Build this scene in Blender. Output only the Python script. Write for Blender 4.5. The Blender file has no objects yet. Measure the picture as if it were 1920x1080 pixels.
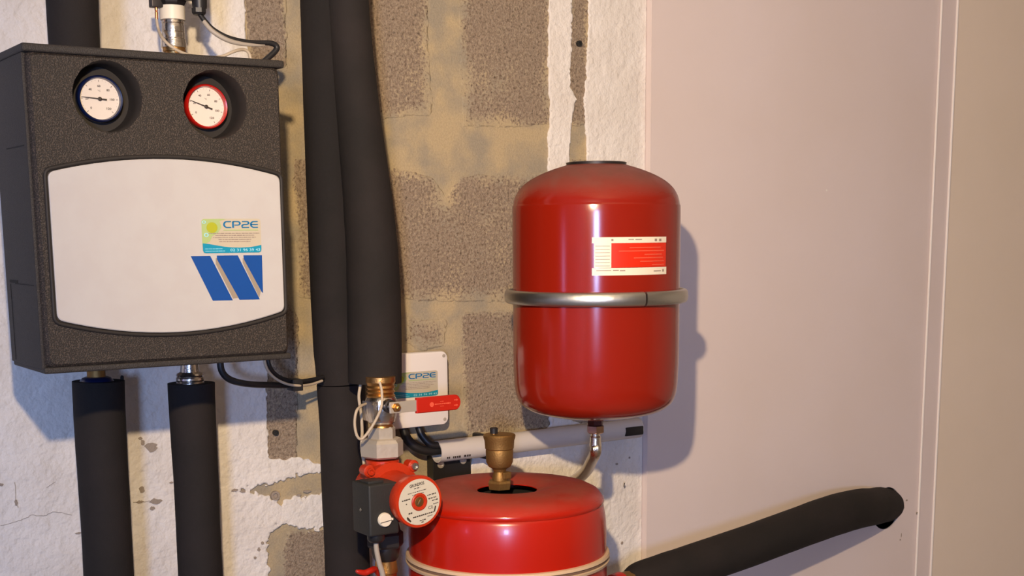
import bpy, bmesh, math, random
import numpy as np
from mathutils import Vector, Matrix, noise as mnoise
random.seed(7)
S = bpy.context.scene
COL = S.collection
PI = math.pi

# ------------------------------------------------------------------ camera
FPX, CX, CY, DW, EYE = 2490.0, 960.0, 867.0, 2.30, 1.55
PSI = math.atan2(FPX, 3700.0); ROLL = 0.0077; PITCH = math.atan2(431.0, FPX)
fw = np.array([math.sin(PSI)*math.cos(PITCH), math.cos(PSI)*math.cos(PITCH), -math.sin(PITCH)])
rt0 = np.array([math.cos(PSI), -math.sin(PSI), 0.0]); up0 = np.cross(rt0, fw)
rt = math.cos(ROLL)*rt0-math.sin(ROLL)*up0; up = math.cos(ROLL)*up0+math.sin(ROLL)*rt0
CAMP = np.array([0.0, -DW, EYE])
cd = bpy.data.cameras.new('camera'); cam = bpy.data.objects.new('camera', cd); COL.objects.link(cam)
cd.sensor_width = 36.0; cd.sensor_fit = 'HORIZONTAL'; cd.lens = 36.0*FPX/1920.0
cd.shift_y = (CY-540.0)/1920.0; cd.clip_start = 0.02
cam.matrix_world = Matrix(((rt[0], up[0], -fw[0], CAMP[0]), (rt[1], up[1], -fw[1], CAMP[1]),
                           (rt[2], up[2], -fw[2], CAMP[2]), (0, 0, 0, 1)))
S.camera = cam

# ------------------------------------------------------------------ light and exposure
w = bpy.data.worlds.new('world'); S.world = w; w.use_nodes = True
w.node_tree.nodes['Background'].inputs[0].default_value = (0.35, 0.5, 1.0, 1)
w.node_tree.nodes['Background'].inputs[1].default_value = 0.6
def light(name, kind, loc, energy, color, size=.03, size_y=None, target=None):
    l = bpy.data.lights.new(name, kind); l.energy = energy; l.color = color
    if kind == 'AREA':
        l.shape = 'RECTANGLE'; l.size = size; l.size_y = size_y
    else: l.shadow_soft_size = size
    o = bpy.data.objects.new(name, l); COL.objects.link(o); o.location = loc
    if target is not None:
        o.rotation_euler = (Vector(target)-Vector(loc)).to_track_quat('-Z', 'Z').to_euler()
    return o
LAMP = (0.10, -1.95, 1.96)
lb = light('reflector_lamp_light', 'SPOT', LAMP, 252, (1.0, 0.755, 0.46), 0.022, target=(4.6, 0, 1.2))
lb.data.spot_size = math.radians(140); lb.data.spot_blend = 1.0
WIN = (-4.25, -1.72, -1.22, 1.32, 1.84)          # small window in the wall behind the camera: y, x0, x1, z0, z1
light('window_daylight', 'AREA', ((WIN[1]+WIN[2])/2, WIN[0]-.12, (WIN[3]+WIN[4])/2), 122, (0.36, 0.53, 1.0), .50, .52,
      ((WIN[1]+WIN[2])/2+1.6, 0, (WIN[3]+WIN[4])/2))
WN2 = (-2.70, -1.12, -.86, .6, 2.1)              # narrow side window: x, y0, y1, z0, z1
light('side_window_daylight', 'AREA', (WN2[0]-.1, (WN2[1]+WN2[2])/2, 1.35), 14, (0.55, 0.45, 1.0), .26, 1.5, (3, -.9, 1.35))
S.view_settings.view_transform = 'Standard'; S.view_settings.look = 'None'
S.view_settings.gamma = 1.0; S.view_settings.use_curve_mapping = False
S.view_settings.exposure = 0.0

# ------------------------------------------------------------------ geometry helpers
def ray(x, y): return fw+rt*(x-CX)/FPX-up*(y-CY)/FPX
def P(x, y, h=0.0):
    """the place in the room, h metres in front of the back wall, that the pixel sees"""
    d = ray(x, y); t = (-h-CAMP[1])/d[1]; return CAMP+d*t
def dep(x, y, h): return (P(x, y, h)-CAMP) @ fw
def M2(x, y, h): return dep(x, y, h)/FPX       # metres per pixel there
def on_cyl(x, y, c, r):
    d = ray(x, y); o = CAMP-np.array([c[0], c[1], 0]); a = d[0]**2+d[1]**2; b = o[0]*d[0]+o[1]*d[1]
    t = (-b-math.sqrt(b*b-a*(o[0]**2+o[1]**2-r*r)))/a
    p = CAMP+d*t; return math.atan2(p[1]-c[1], p[0]-c[0]), p[2]

def empty(name, label, cat, loc, group=None):
    o = bpy.data.objects.new(name, None); COL.objects.link(o); o.location = Vector([float(v) for v in loc])
    o.empty_display_size = .05
    o['label'] = label; o['category'] = cat
    if group: o['group'] = group
    return o
def wloc(o):
    v = Vector(o.location)
    while o.parent: o = o.parent; v += o.location
    return v
def build(name, bm, mat, parent=None, smooth=40, label=None, kind=None, cat=None, group=None):
    if not isinstance(bm, bmesh.types.BMesh): raise TypeError
    vs = [v.co for v in bm.verts]
    mn = Vector([min(v[i] for v in vs) for i in range(3)]); mx = Vector([max(v[i] for v in vs) for i in range(3)])
    org = Vector(((mn.x+mx.x)/2, (mn.y+mx.y)/2, mn.z))
    for v in bm.verts: v.co -= org
    bmesh.ops.recalc_face_normals(bm, faces=bm.faces); bm.normal_update()
    me = bpy.data.meshes.new(name)
    if smooth:
        for f in bm.faces: f.smooth = True
        a = math.radians(smooth)
        for e in bm.edges:
            e.smooth = not (len(e.link_faces) == 2 and e.calc_face_angle(0) > a)
    bm.to_mesh(me); bm.free(); me.materials.append(mat)
    o = bpy.data.objects.new(name, me); COL.objects.link(o)
    if parent:
        o.parent = parent; o.location = org-wloc(parent)
    else: o.location = org
    if label: o['label'] = label
    if kind: o['kind'] = kind
    if cat: o['category'] = cat
    if group: o['group'] = group
    return o
def NB(): return bmesh.new()
def loft(bm, rings, cap=True, closed=True):
    R = [[bm.verts.new([float(c) for c in p]) for p in r] for r in rings]
    n = len(R[0])
    for a, b in zip(R, R[1:]):
        for i in range(n if closed else n-1):
            j = (i+1) % n
            bm.faces.new((a[i], a[j], b[j], b[i]))
    if cap:
        for r in (R[0], R[-1]):
            try: bm.faces.new(r)
            except ValueError: pass
    return R
def box(bm, x0, x1, y0, y1, z0, z1, bev=0, seg=2):
    t = bmesh.new(); bmesh.ops.create_cube(t, size=1)
    for v in t.verts:
        v.co = Vector(((x0+x1)/2+v.co.x*(x1-x0), (y0+y1)/2+v.co.y*(y1-y0), (z0+z1)/2+v.co.z*(z1-z0)))
    if bev: bmesh.ops.bevel(t, geom=list(t.edges), offset=bev, segments=seg, affect='EDGES', profile=.6)
    merge(bm, t)
def merge(bm, t):
    me = bpy.data.meshes.new('tmp'); t.to_mesh(me); t.free(); bm.from_mesh(me); bpy.data.meshes.remove(me)
def axis_frame(d):
    d = Vector([float(v) for v in d]).normalized()
    a = Vector((0, 0, 1)) if abs(d.z) < .9 else Vector((1, 0, 0))
    u = d.cross(a).normalized(); return d, u, d.cross(u).normalized()
def lathe(bm, o, d, prof, n=32, ph=0):
    """prof: (distance along axis, radius)"""
    d, u, v = axis_frame(d); o = Vector([float(c) for c in o])
    rings = []
    for s, r in prof:
        r = max(r, 1e-4)
        rings.append([o+d*s+(u*math.cos(ph+2*PI*k/n)+v*math.sin(ph+2*PI*k/n))*r for k in range(n)])
    loft(bm, rings)
def vprof(bm, xc, h, pts, n=32, ph=0, xyfix=None):
    """upright turned shape: pts = (pixel row, half width in pixels)"""
    ym = sum(p[0] for p in pts)/len(pts)
    c = P(xc, ym, h) if xyfix is None else xyfix
    pr = []
    for y, hw in pts:
        q = P(xc, y, h); pr.append((float(q[2]), hw*M2(xc, y, h)))
    lathe(bm, (c[0], c[1], 0), (0, 0, 1), pr, n, ph)
def smooth_path(pts, k=6):
    """Catmull-Rom through control rows (any length of vector)"""
    A = [np.array(p, float) for p in pts]; A = [2*A[0]-A[1]]+A+[2*A[-1]-A[-2]]
    out = []
    for i in range(1, len(A)-2):
        for j in range(k):
            t = j/k
            out.append(.5*((2*A[i])+(-A[i-1]+A[i+1])*t+(2*A[i-1]-5*A[i]+4*A[i+1]-A[i+2])*t*t+(-A[i-1]+3*A[i]-3*A[i+1]+A[i+2])*t**3))
    out.append(A[-2]); return out
def tube(bm, rows, n=12, cap=True, wob=0.0):
    """rows: x, y, z, radius"""
    pts = [Vector(tuple(float(c) for c in r[:3])) for r in rows]
    t0 = (pts[1]-pts[0]).normalized(); _, u, v = axis_frame(t0)
    rings = []
    for i, p in enumerate(pts):
        t = ((pts[min(i+1, len(pts)-1)]-pts[max(i-1, 0)])).normalized()
        u = (u-t*u.dot(t)).normalized(); v = t.cross(u); r = float(rows[i][3])
        rings.append([p+(u*math.cos(2*PI*k/n)+v*math.sin(2*PI*k/n))*r*(1+wob*mnoise.noise(Vector((k*.5, i*.35, r*40)))) for k in range(n)])
    loft(bm, rings, cap)
def prow(x, y, h, wpx):
    p = P(x, y, h); return (p[0], p[1], p[2], wpx/2*M2(x, y, h))
def ptube(bm, ctrl, n=12, k=6, wob=0.0):
    tube(bm, smooth_path([prow(*c) for c in ctrl], k), n, True, wob)
def sheet(bm, poly, off, nrm=(0, -1, 0), th=.0006):
    """thin flat print: 3-D outline given a real thickness"""
    N = Vector(nrm)
    a = [bm.verts.new(Vector([float(c) for c in p])+N*off) for p in poly]
    b = [bm.verts.new(Vector([float(c) for c in p])+N*(off+th)) for p in poly]
    n = len(a); fs = [bm.faces.new(b), bm.faces.new(a[::-1])]
    for f in fs: f.normal_update()
    for i in range(n): bm.faces.new((a[i], a[(i+1) % n], b[(i+1) % n], b[i]))
    if n > 4: bmesh.ops.triangulate(bm, faces=fs, quad_method='BEAUTY', ngon_method='EAR_CLIP')
def stroke(bm, pts, wd, mapf, off=0.0, th=.0005, nrm=(0, -1, 0)):
    """ribbon along 2-D points, mapped into the room"""
    L = []; R = []
    n = len(pts)
    for i, p in enumerate(pts):
        a = np.array(pts[max(i-1, 0)], float); b = np.array(pts[min(i+1, n-1)], float); p = np.array(p, float)
        t = b-a; t /= (np.linalg.norm(t)+1e-9); m = np.array([-t[1], t[0]])*wd/2
        L.append(mapf(*(p+m))); R.append(mapf(*(p-m)))
    for i in range(n-1):
        sheet(bm, [L[i], L[i+1], R[i+1], R[i]], off, nrm, th)
_tc = {}
def text2d(s, bold=0.0):
    key = (s, bold)
    if key in _tc: return _tc[key]
    cu = bpy.data.curves.new('t', 'FONT'); cu.body = s; cu.offset = bold; cu.resolution_u = 2
    o = bpy.data.objects.new('t', cu); COL.objects.link(o)
    me = o.to_mesh(); V = [(v.co.x, v.co.y) for v in me.vertices]; F = [tuple(p.vertices) for p in me.polygons]
    o.to_mesh_clear(); bpy.data.objects.remove(o); bpy.data.curves.remove(cu)
    xs = [v[0] for v in V]; ys = [v[1] for v in V]; x0, x1, y0, y1 = min(xs), max(xs), min(ys), max(ys)
    V = [((x-x0)/(x1-x0), (y-y0)/(y1-y0)) for x, y in V]; _tc[key] = (V, F); return V, F
def put_text(bm, s, mapf, u0, u1, v0, v1, bold=0.0):
    V, F = text2d(s, bold)
    vs = [bm.verts.new([float(c) for c in mapf(u0+(u1-u0)*x, v0+(v1-v0)*y)]) for x, y in V]
    for f in F:
        try: bm.faces.new([vs[i] for i in f])
        except ValueError: pass
def dashes(bm, mapf, u0, u1, v, hgt, rnd, lo=.02, hi=.07, gap=.012, th=.0004):
    """a line of print too small to read"""
    u = u0
    while u < u1:
        e = min(u+rnd.uniform(lo, hi), u1); k = hgt*rnd.uniform(.6, 1)
        sheet(bm, [mapf(u, v-k/2), mapf(e, v-k/2), mapf(e, v+k/2), mapf(u, v+k/2)], 0, th=th)
        u = e+gap*rnd.uniform(.5, 1.5)

# ------------------------------------------------------------------ materials
def srgb(r, g, b):
    f = lambda c: (c/255/12.92) if c/255 <= .04045 else ((c/255+.055)/1.055)**2.4
    return (f(r), f(g), f(b), 1)
def mat(name, col, rough=.5, metal=0.0, spec=.5, coat=0.0, bump=None, vary=None):
    m = bpy.data.materials.new(name); m.use_nodes = True; N = m.node_tree.nodes; L = m.node_tree.links
    b = N['Principled BSDF']; b.inputs['Base Color'].default_value = col; b.inputs['Roughness'].default_value = rough
    b.inputs['Metallic'].default_value = metal; b.inputs['Specular IOR Level'].default_value = spec
    b.inputs['Coat Weight'].default_value = coat; b.inputs['Coat Roughness'].default_value = .08
    tc = N.new('ShaderNodeTexCoord'); geo = N.new('ShaderNodeNewGeometry')
    if vary:
        sc, c2, lo, hi = vary
        n = N.new('ShaderNodeTexNoise'); n.inputs['Scale'].default_value = sc; n.inputs['Detail'].default_value = 4
        L.new(geo.outputs['Position'], n.inputs['Vector'])
        r = N.new('ShaderNodeMapRange'); r.inputs[1].default_value = lo; r.inputs[2].default_value = hi
        L.new(n.outputs[0], r.inputs[0]); x = N.new('ShaderNodeMix'); x.data_type = 'RGBA'
        x.inputs[6].default_value = col; x.inputs[7].default_value = c2
        L.new(r.outputs[0], x.inputs[0]); L.new(x.outputs[2], b.inputs['Base Color'])
    if bump:
        sc, st = bump
        n = N.new('ShaderNodeTexNoise'); n.inputs['Scale'].default_value = sc; n.inputs['Detail'].default_value = 3
        L.new(geo.outputs['Position'], n.inputs['Vector'])
        u = N.new('ShaderNodeBump'); u.inputs['Strength'].default_value = st; u.inputs['Distance'].default_value = .002
        L.new(n.outputs[0], u.inputs['Height']); L.new(u.outputs[0], b.inputs['Normal'])
    return m
def nd(m, t, **k):
    n = m.node_tree.nodes.new(t)
    for a, v in k.items(): setattr(n, a, v)
    return n
M = {}
# white roller-lumpy plaster paint
def plaster():
    m = mat('white_plaster_paint', srgb(232, 226, 220), .85, spec=.2); N = m.node_tree.nodes; L = m.node_tree.links; b = N['Principled BSDF']
    g = nd(m, 'ShaderNodeNewGeometry')
    n1 = nd(m, 'ShaderNodeTexNoise'); n1.inputs['Scale'].default_value = 105; n1.inputs['Detail'].default_value = 2.5; n1.inputs['Roughness'].default_value = .45
    n2 = nd(m, 'ShaderNodeTexNoise'); n2.inputs['Scale'].default_value = 9; n2.inputs['Detail'].default_value = 3
    for n in (n1, n2): L.new(g.outputs['Position'], n.inputs['Vector'])
    mx = nd(m, 'ShaderNodeMath', operation='MULTIPLY_ADD'); mx.inputs[1].default_value = 1.6
    L.new(n2.outputs[0], mx.inputs[0]); L.new(n1.outputs[0], mx.inputs[2])
    u = nd(m, 'ShaderNodeBump'); u.inputs['Strength'].default_value = .65; u.inputs['Distance'].default_value = .005
    L.new(mx.outputs[0], u.inputs['Height']); L.new(u.outputs[0], b.inputs['Normal'])
    r = nd(m, 'ShaderNodeMapRange'); r.inputs[1].default_value = .35; r.inputs[2].default_value = .7
    L.new(n2.outputs[0], r.inputs[0]); c = nd(m, 'ShaderNodeMix', data_type='RGBA')
    c.inputs[6].default_value = srgb(234, 228, 222); c.inputs[7].default_value = srgb(222, 214, 206)
    L.new(r.outputs[0], c.inputs[0]); L.new(c.outputs[2], b.inputs['Base Color']); return m
M['plaster'] = plaster()
def masonry(name, block):
    m = mat(name, srgb(180, 160, 120), .95, spec=.1); N = m.node_tree.nodes; L = m.node_tree.links; b = N['Principled BSDF']
    g = nd(m, 'ShaderNodeNewGeometry')
    big = nd(m, 'ShaderNodeTexNoise'); big.inputs['Scale'].default_value = 14; big.inputs['Detail'].default_value = 5
    fine = nd(m, 'ShaderNodeTexNoise'); fine.inputs['Scale'].default_value = 260; fine.inputs['Detail'].default_value = 3; fine.inputs['Roughness'].default_value = .7
    mid = nd(m, 'ShaderNodeTexNoise'); mid.inputs['Scale'].default_value = 170; mid.inputs['Detail'].default_value = 4; mid.inputs['Roughness'].default_value = .65
    pit = nd(m, 'ShaderNodeTexVoronoi'); pit.inputs['Scale'].default_value = 75; pit.feature = 'F1'
    for n in (big, fine, mid, pit): L.new(g.outputs['Position'], n.inputs['Vector'])
    # block colour
    cr = nd(m, 'ShaderNodeValToRGB'); e = cr.color_ramp.elements
    e[0].position = .30; e[0].color = srgb(116, 99, 83); e[1].position = .68; e[1].color = srgb(178, 160, 140)
    k = e.new(.42); k.color = srgb(152, 134, 116)
    L.new(mid.outputs[0], cr.inputs[0])
    f2 = nd(m, 'ShaderNodeMix', data_type='RGBA', blend_type='MULTIPLY'); f2.inputs[0].default_value = .75
    fr = nd(m, 'ShaderNodeMapRange'); fr.inputs[1].default_value = .3; fr.inputs[2].default_value = .6; fr.inputs[3].default_value = .62; fr.inputs[4].default_value = 1.08
    L.new(fine.outputs[0], fr.inputs[0])
    pr_ = nd(m, 'ShaderNodeMapRange'); pr_.inputs[1].default_value = .06; pr_.inputs[2].default_value = .24; pr_.inputs[3].default_value = .5; pr_.inputs[4].default_value = 1.0
    L.new(pit.outputs['Distance'], pr_.inputs[0]); pm = nd(m, 'ShaderNodeMix', data_type='RGBA', blend_type='MULTIPLY'); pm.inputs[0].default_value = .8
    L.new(cr.outputs[0], pm.inputs[6]); L.new(pr_.outputs[0], pm.inputs[7]); L.new(pm.outputs[2], f2.inputs[6]); L.new(fr.outputs[0], f2.inputs[7])
    # mortar colour
    mr = nd(m, 'ShaderNodeMix', data_type='RGBA'); mr.inputs[6].default_value = srgb(186, 167, 134); mr.inputs[7].default_value = srgb(160, 149, 130)
    br = nd(m, 'ShaderNodeMapRange'); br.inputs[1].default_value = .4; br.inputs[2].default_value = .62
    L.new(big.outputs[0], br.inputs[0]); L.new(br.outputs[0], mr.inputs[0])
    mm = nd(m, 'ShaderNodeMix', data_type='RGBA', blend_type='MULTIPLY'); mm.inputs[0].default_value = .35
    L.new(mr.outputs[2], mm.inputs[6]); L.new(fr.outputs[0], mm.inputs[7])
    ht = nd(m, 'ShaderNodeMath', operation='ADD'); L.new(mid.outputs[0], ht.inputs[0]); L.new(fine.outputs[0], ht.inputs[1])
    u = nd(m, 'ShaderNodeBump'); u.inputs['Distance'].default_value = .004; L.new(ht.outputs[0], u.inputs['Height']); L.new(u.outputs[0], b.inputs['Normal'])
    if block:
        at = nd(m, 'ShaderNodeAttribute', attribute_name='smear')
        ad = nd(m, 'ShaderNodeMath', operation='ADD'); L.new(at.outputs['Fac'], ad.inputs[0])
        nn = nd(m, 'ShaderNodeMapRange'); nn.inputs[1].default_value = .3; nn.inputs[2].default_value = .7; nn.inputs[3].default_value = -.6; nn.inputs[4].default_value = .6
        L.new(mid.outputs[0], nn.inputs[0]); L.new(nn.outputs[0], ad.inputs[1])
        cl = nd(m, 'ShaderNodeMapRange'); cl.inputs[1].default_value = .25; cl.inputs[2].default_value = .8; L.new(ad.outputs[0], cl.inputs[0])
        x = nd(m, 'ShaderNodeMix', data_type='RGBA'); L.new(cl.outputs[0], x.inputs[0]); L.new(f2.outputs[2], x.inputs[6]); L.new(mm.outputs[2], x.inputs[7])
        L.new(x.outputs[2], b.inputs['Base Color'])
        st = nd(m, 'ShaderNodeMapRange'); st.inputs[3].default_value = .85; st.inputs[4].default_value = .3; L.new(cl.outputs[0], st.inputs[0]); L.new(st.outputs[0], u.inputs['Strength'])
    else:
        L.new(mm.outputs[2], b.inputs['Base Color']); u.inputs['Strength'].default_value = .35
    return m
M['block'] = masonry('bare_concrete_block', True); M['mortar'] = masonry('old_mortar', False)
def foam(name, lo, hi, sc):
    m = mat(name, lo, .62, spec=.35); N = m.node_tree.nodes; L = m.node_tree.links; b = N['Principled BSDF']
    g = nd(m, 'ShaderNodeNewGeometry'); v = nd(m, 'ShaderNodeTexVoronoi'); v.inputs['Scale'].default_value = sc
    n = nd(m, 'ShaderNodeTexNoise'); n.inputs['Scale'].default_value = sc*.9; n.inputs['Detail'].default_value = 2
    L.new(g.outputs['Position'], v.inputs['Vector']); L.new(g.outputs['Position'], n.inputs['Vector'])
    a = nd(m, 'ShaderNodeMath', operation='MULTIPLY'); L.new(v.outputs['Distance'], a.inputs[0]); L.new(n.outputs[0], a.inputs[1])
    r = nd(m, 'ShaderNodeMapRange'); r.inputs[1].default_value = .22; r.inputs[2].default_value = .46; L.new(a.outputs[0], r.inputs[0])
    x = nd(m, 'ShaderNodeMix', data_type='RGBA'); x.inputs[6].default_value = lo; x.inputs[7].default_value = hi
    L.new(r.outputs[0], x.inputs[0]); L.new(x.outputs[2], b.inputs['Base Color'])
    u = nd(m, 'ShaderNodeBump'); u.inputs['Strength'].default_value = .5; u.inputs['Distance'].default_value = .001; u.invert = True
    L.new(v.outputs['Distance'], u.inputs['Height']); L.new(u.outputs[0], b.inputs['Normal']); return m
M['foam'] = foam('beaded_black_foam', srgb(40, 35, 32), srgb(76, 66, 59), 560)
M['foam_side'] = foam('beaded_black_foam_smooth', srgb(46, 42, 40), srgb(60, 55, 52), 700)
M['recess'] = mat('smooth_dark_foam', srgb(44, 40, 38), .6, spec=.3)
M['sleeve'] = mat('black_rubber_insulation', srgb(36, 33, 32), .8, spec=.2, bump=(900, .35), vary=(7, srgb(43, 38, 37), .4, .65))
M['black'] = mat('black_plastic', srgb(30, 29, 31), .45)
M['matblack'] = mat('matt_black_plastic', srgb(38, 38, 37), .6, bump=(500, .2))
M['red2'] = mat('bright_red_tank_enamel', srgb(174, 26, 8), .26, spec=.5, coat=.15)
def dusty(name, base, dust, z0=.45, z1=1.0, amt=.75, gloss=.2):
    m = mat(name, base, .4); N = m.node_tree.nodes; L = m.node_tree.links; b = N['Principled BSDF']
    g = nd(m, 'ShaderNodeNewGeometry'); n = nd(m, 'ShaderNodeTexNoise'); n.inputs['Scale'].default_value = 26; n.inputs['Detail'].default_value = 5
    L.new(g.outputs['Position'], n.inputs['Vector']); s = nd(m, 'ShaderNodeSeparateXYZ'); L.new(g.outputs['Normal'], s.inputs[0])
    a = nd(m, 'ShaderNodeMapRange'); a.inputs[1].default_value = z0; a.inputs[2].default_value = z1; L.new(s.outputs[2], a.inputs[0])
    r = nd(m, 'ShaderNodeMapRange'); r.inputs[1].default_value = .3; r.inputs[2].default_value = .75; r.inputs[3].default_value = .45; r.inputs[4].default_value = .95
    L.new(n.outputs[0], r.inputs[0]); k = nd(m, 'ShaderNodeMath', operation='MULTIPLY'); L.new(a.outputs[0], k.inputs[0]); L.new(r.outputs[0], k.inputs[1])
    k2 = nd(m, 'ShaderNodeMath', operation='MULTIPLY'); k2.inputs[1].default_value = amt; L.new(k.outputs[0], k2.inputs[0])
    x = nd(m, 'ShaderNodeMix', data_type='RGBA'); x.inputs[6].default_value = base; x.inputs[7].default_value = dust
    L.new(k2.outputs[0], x.inputs[0]); L.new(x.outputs[2], b.inputs['Base Color'])
    q = nd(m, 'ShaderNodeMapRange'); q.inputs[3].default_value = gloss; q.inputs[4].default_value = .8; L.new(k.outputs[0], q.inputs[0]); L.new(q.outputs[0], b.inputs['Roughness'])
    return m
M['dusty'] = dusty('dusty_red_lid', srgb(172, 28, 10), srgb(134, 76, 60))
M['red'] = dusty('red_tank_enamel', srgb(136, 27, 12), srgb(120, 74, 64), .3, .9, 1.0, .16)
M['pumpred'] = mat('cast_red_pump_paint', srgb(186, 50, 18), .36, bump=(220, .25))
M['grip'] = mat('red_vinyl_grip', srgb(184, 32, 16), .38)
M['chrome'] = mat('nickel_plated_brass', srgb(222, 214, 204), .24, 1.0, bump=(160, .25))
M['galv'] = mat('galvanised_nut', srgb(206, 196, 182), .42, .55, bump=(120, .25))
M['steel'] = mat('brushed_steel', srgb(196, 194, 188), .38, 1.0, bump=(90, .15))
M['zinc'] = mat('zinc_steel', srgb(175, 172, 166), .42, 1.0)
M['brass'] = mat('brass', srgb(196, 150, 92), .38, 1.0, bump=(300, .2))
M['dullbrass'] = mat('dull_brass', srgb(150, 116, 68), .55, .85, bump=(300, .25))
M['darkmetal'] = mat('dark_fitting_metal', srgb(72, 68, 68), .4, .8)
M['brown'] = mat('red_brown_nut', srgb(74, 28, 22), .45, .3)
M['white'] = mat('white_plastic', srgb(232, 224, 218), .42)
M['ivory'] = mat('ivory_plastic', srgb(232, 222, 202), .45)
M['plate'] = mat('white_front_plate', srgb(188, 184, 182), .38, vary=(30, srgb(186, 181, 179), .4, .6))
M['conduit'] = mat('grey_pvc', srgb(206, 198, 192), .4)
M['cable_grey'] = mat('grey_cable_sheath', srgb(168, 158, 146), .55)
M['cable_beige'] = mat('beige_sensor_cable', srgb(186, 170, 148), .55)
M['blue'] = mat('blue_print', srgb(6, 70, 146), .45)
M['navy'] = mat('blue_bezel', srgb(12, 24, 64), .28, coat=.4)
M['redbez'] = mat('red_bezel', srgb(176, 26, 20), .26, coat=.4)
M['dial'] = mat('white_dial', srgb(224, 212, 200), .3, coat=.3)
M['ink'] = mat('black_ink', srgb(56, 46, 40), .6)
M['fold'] = mat('grey_brown_print', srgb(150, 136, 120), .5)
M['teal'] = mat('teal_print', srgb(20, 140, 172), .4)
M['teal2'] = mat('blue_green_lettering', srgb(14, 108, 160), .4)
M['cream'] = mat('cream_print', srgb(188, 177, 156), .45)
M['palegreen'] = mat('pale_green_print', srgb(164, 184, 122), .45)
M['sun'] = mat('yellow_green_print', srgb(168, 172, 40), .45)
M['grey_ink'] = mat('grey_ink', srgb(150, 132, 122), .6)
M['paleblue'] = mat('pale_blue_print', srgb(158, 214, 232), .45)
M['label_red'] = mat('label_red', srgb(214, 42, 14), .4)
M['label_pink'] = mat('label_pale_red', srgb(224, 90, 66), .4)
M['panel'] = mat('pinkish_beige_panel', srgb(226, 212, 210), .5, spec=.4, bump=(60, .04), vary=(3, srgb(222, 207, 202), .3, .7))
M['panel2'] = mat('beige_panel', srgb(234, 218, 202), .55, spec=.3, bump=(60, .04), vary=(3, srgb(230, 214, 196), .3, .7))
M['bead'] = mat('white_trim_edge', srgb(240, 232, 226), .4)
M['concrete'] = mat('grey_concrete', srgb(140, 134, 126), .9, bump=(40, .3))
M['roomwall'] = mat('off_white_paint', srgb(214, 206, 194), .9)
M['void'] = mat('cavity_shade', srgb(22, 20, 20), .95)  # near-black colour puts the shade of hollows and slots into the surface
M['chip'] = mat('exposed_grey_render', srgb(158, 144, 130), .95, bump=(300, .6))
M['crack'] = mat('crack_grey', srgb(168, 158, 148), .95)  # greyish tone of the thin ribbons laid along the cracks

# ------------------------------------------------------------------ the room shell
X0, X1, YF, ZC = -2.70, 4.4, -4.25, 2.55
XP = float(P(1217, 540, .022)[0])             # left edge of the partition boards
def simple(name, dims, m, kind='structure'):
    b = NB()
    for d in (dims if isinstance(dims[0], (tuple, list)) else [dims]): box(b, *d)
    return build(name, b, m, smooth=0, kind=kind)
simple('floor', (X0-.2, X1+.2, YF-.2, .2, -.12, 0), M['concrete'])
simple('ceiling', (X0-.2, X1+.2, YF-.2, .2, ZC, ZC+.1), M['roomwall'])
simple('wall_left', [(X0-.2, X0, YF, WN2[1], 0, ZC), (X0-.2, X0, WN2[2], 0, 0, ZC),
                     (X0-.2, X0, WN2[1], WN2[2], 0, WN2[3]), (X0-.2, X0, WN2[1], WN2[2], WN2[4], ZC)], M['roomwall'])
simple('wall_front', [(X0-.2, WIN[1], YF-.2, YF, 0, ZC), (WIN[2], X1+.2, YF-.2, YF, 0, ZC), (WIN[1], WIN[2], YF-.2, YF, 0, WIN[3]), (WIN[1], WIN[2], YF-.2, YF, WIN[4], ZC)], M['roomwall'])
simple('wall_end', (X1, X1+.2, YF, .0, 0, ZC), M['roomwall'])
y_, x0_, x1_, z0_, z1_ = WIN; q = .025
simple('window_1', [(x0_, x0_+q, y_-.09, y_-.04, z0_, z1_), (x1_-q, x1_, y_-.09, y_-.04, z0_, z1_), (x0_+q, x1_-q, y_-.09, y_-.04, z0_, z0_+q), (x0_+q, x1_-q, y_-.09, y_-.04, z1_-q, z1_)], M['white'])
x_, y0_, y1_, z0_, z1_ = WN2
simple('window_2', [(x_-.09, x_-.04, y0_, y0_+q, z0_, z1_), (x_-.09, x_-.04, y1_-q, y1_, z0_, z1_), (x_-.09, x_-.04, y0_+q, y1_-q, z0_, z0_+q), (x_-.09, x_-.04, y0_+q, y1_-q, z1_-q, z1_)], M['white'])

wall = simple('wall_back', (X0, XP+.012, -.0, .2, 0, ZC), M['mortar'])

def poly_sdf(X, Z, poly):
    """signed distance, positive inside; X, Z arrays; poly in wall metres"""
    D = np.full(X.shape, 1e9); ins = np.zeros(X.shape, bool); n = len(poly)
    for i in range(n):
        ax, az = poly[i]; bx, bz = poly[(i+1) % n]; ex, ez = bx-ax, bz-az
        t = np.clip(((X-ax)*ex+(Z-az)*ez)/(ex*ex+ez*ez+1e-12), 0, 1)
        D = np.minimum(D, np.hypot(X-ax-t*ex, Z-az-t*ez))
        c = ((az > Z) != (bz > Z)) & (X < ex*(Z-az)/(ez+1e-15)+ax); ins ^= c
    return np.where(ins, D, -D)
def wpoly(pts): return [(float(P(a, b)[0]), float(P(a, b)[2])) for a, b in pts]
_rng = np.random.RandomState(3)
def vnoise(X, Z, s, seed):
    """smooth value noise"""
    r = np.random.RandomState(seed); T = r.rand(97, 97)*2-1
    u = X*s+11.3; v = Z*s+5.7; i = np.floor(u).astype(int); j = np.floor(v).astype(int); fu = u-i; fv = v-j
    fu = fu*fu*(3-2*fu); fv = fv*fv*(3-2*fv); g = lambda a, b: T[a % 97, b % 97]
    return (g(i, j)*(1-fu)+g(i+1, j)*fu)*(1-fv)+(g(i, j+1)*(1-fu)+g(i+1, j+1)*fu)*fv
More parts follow.
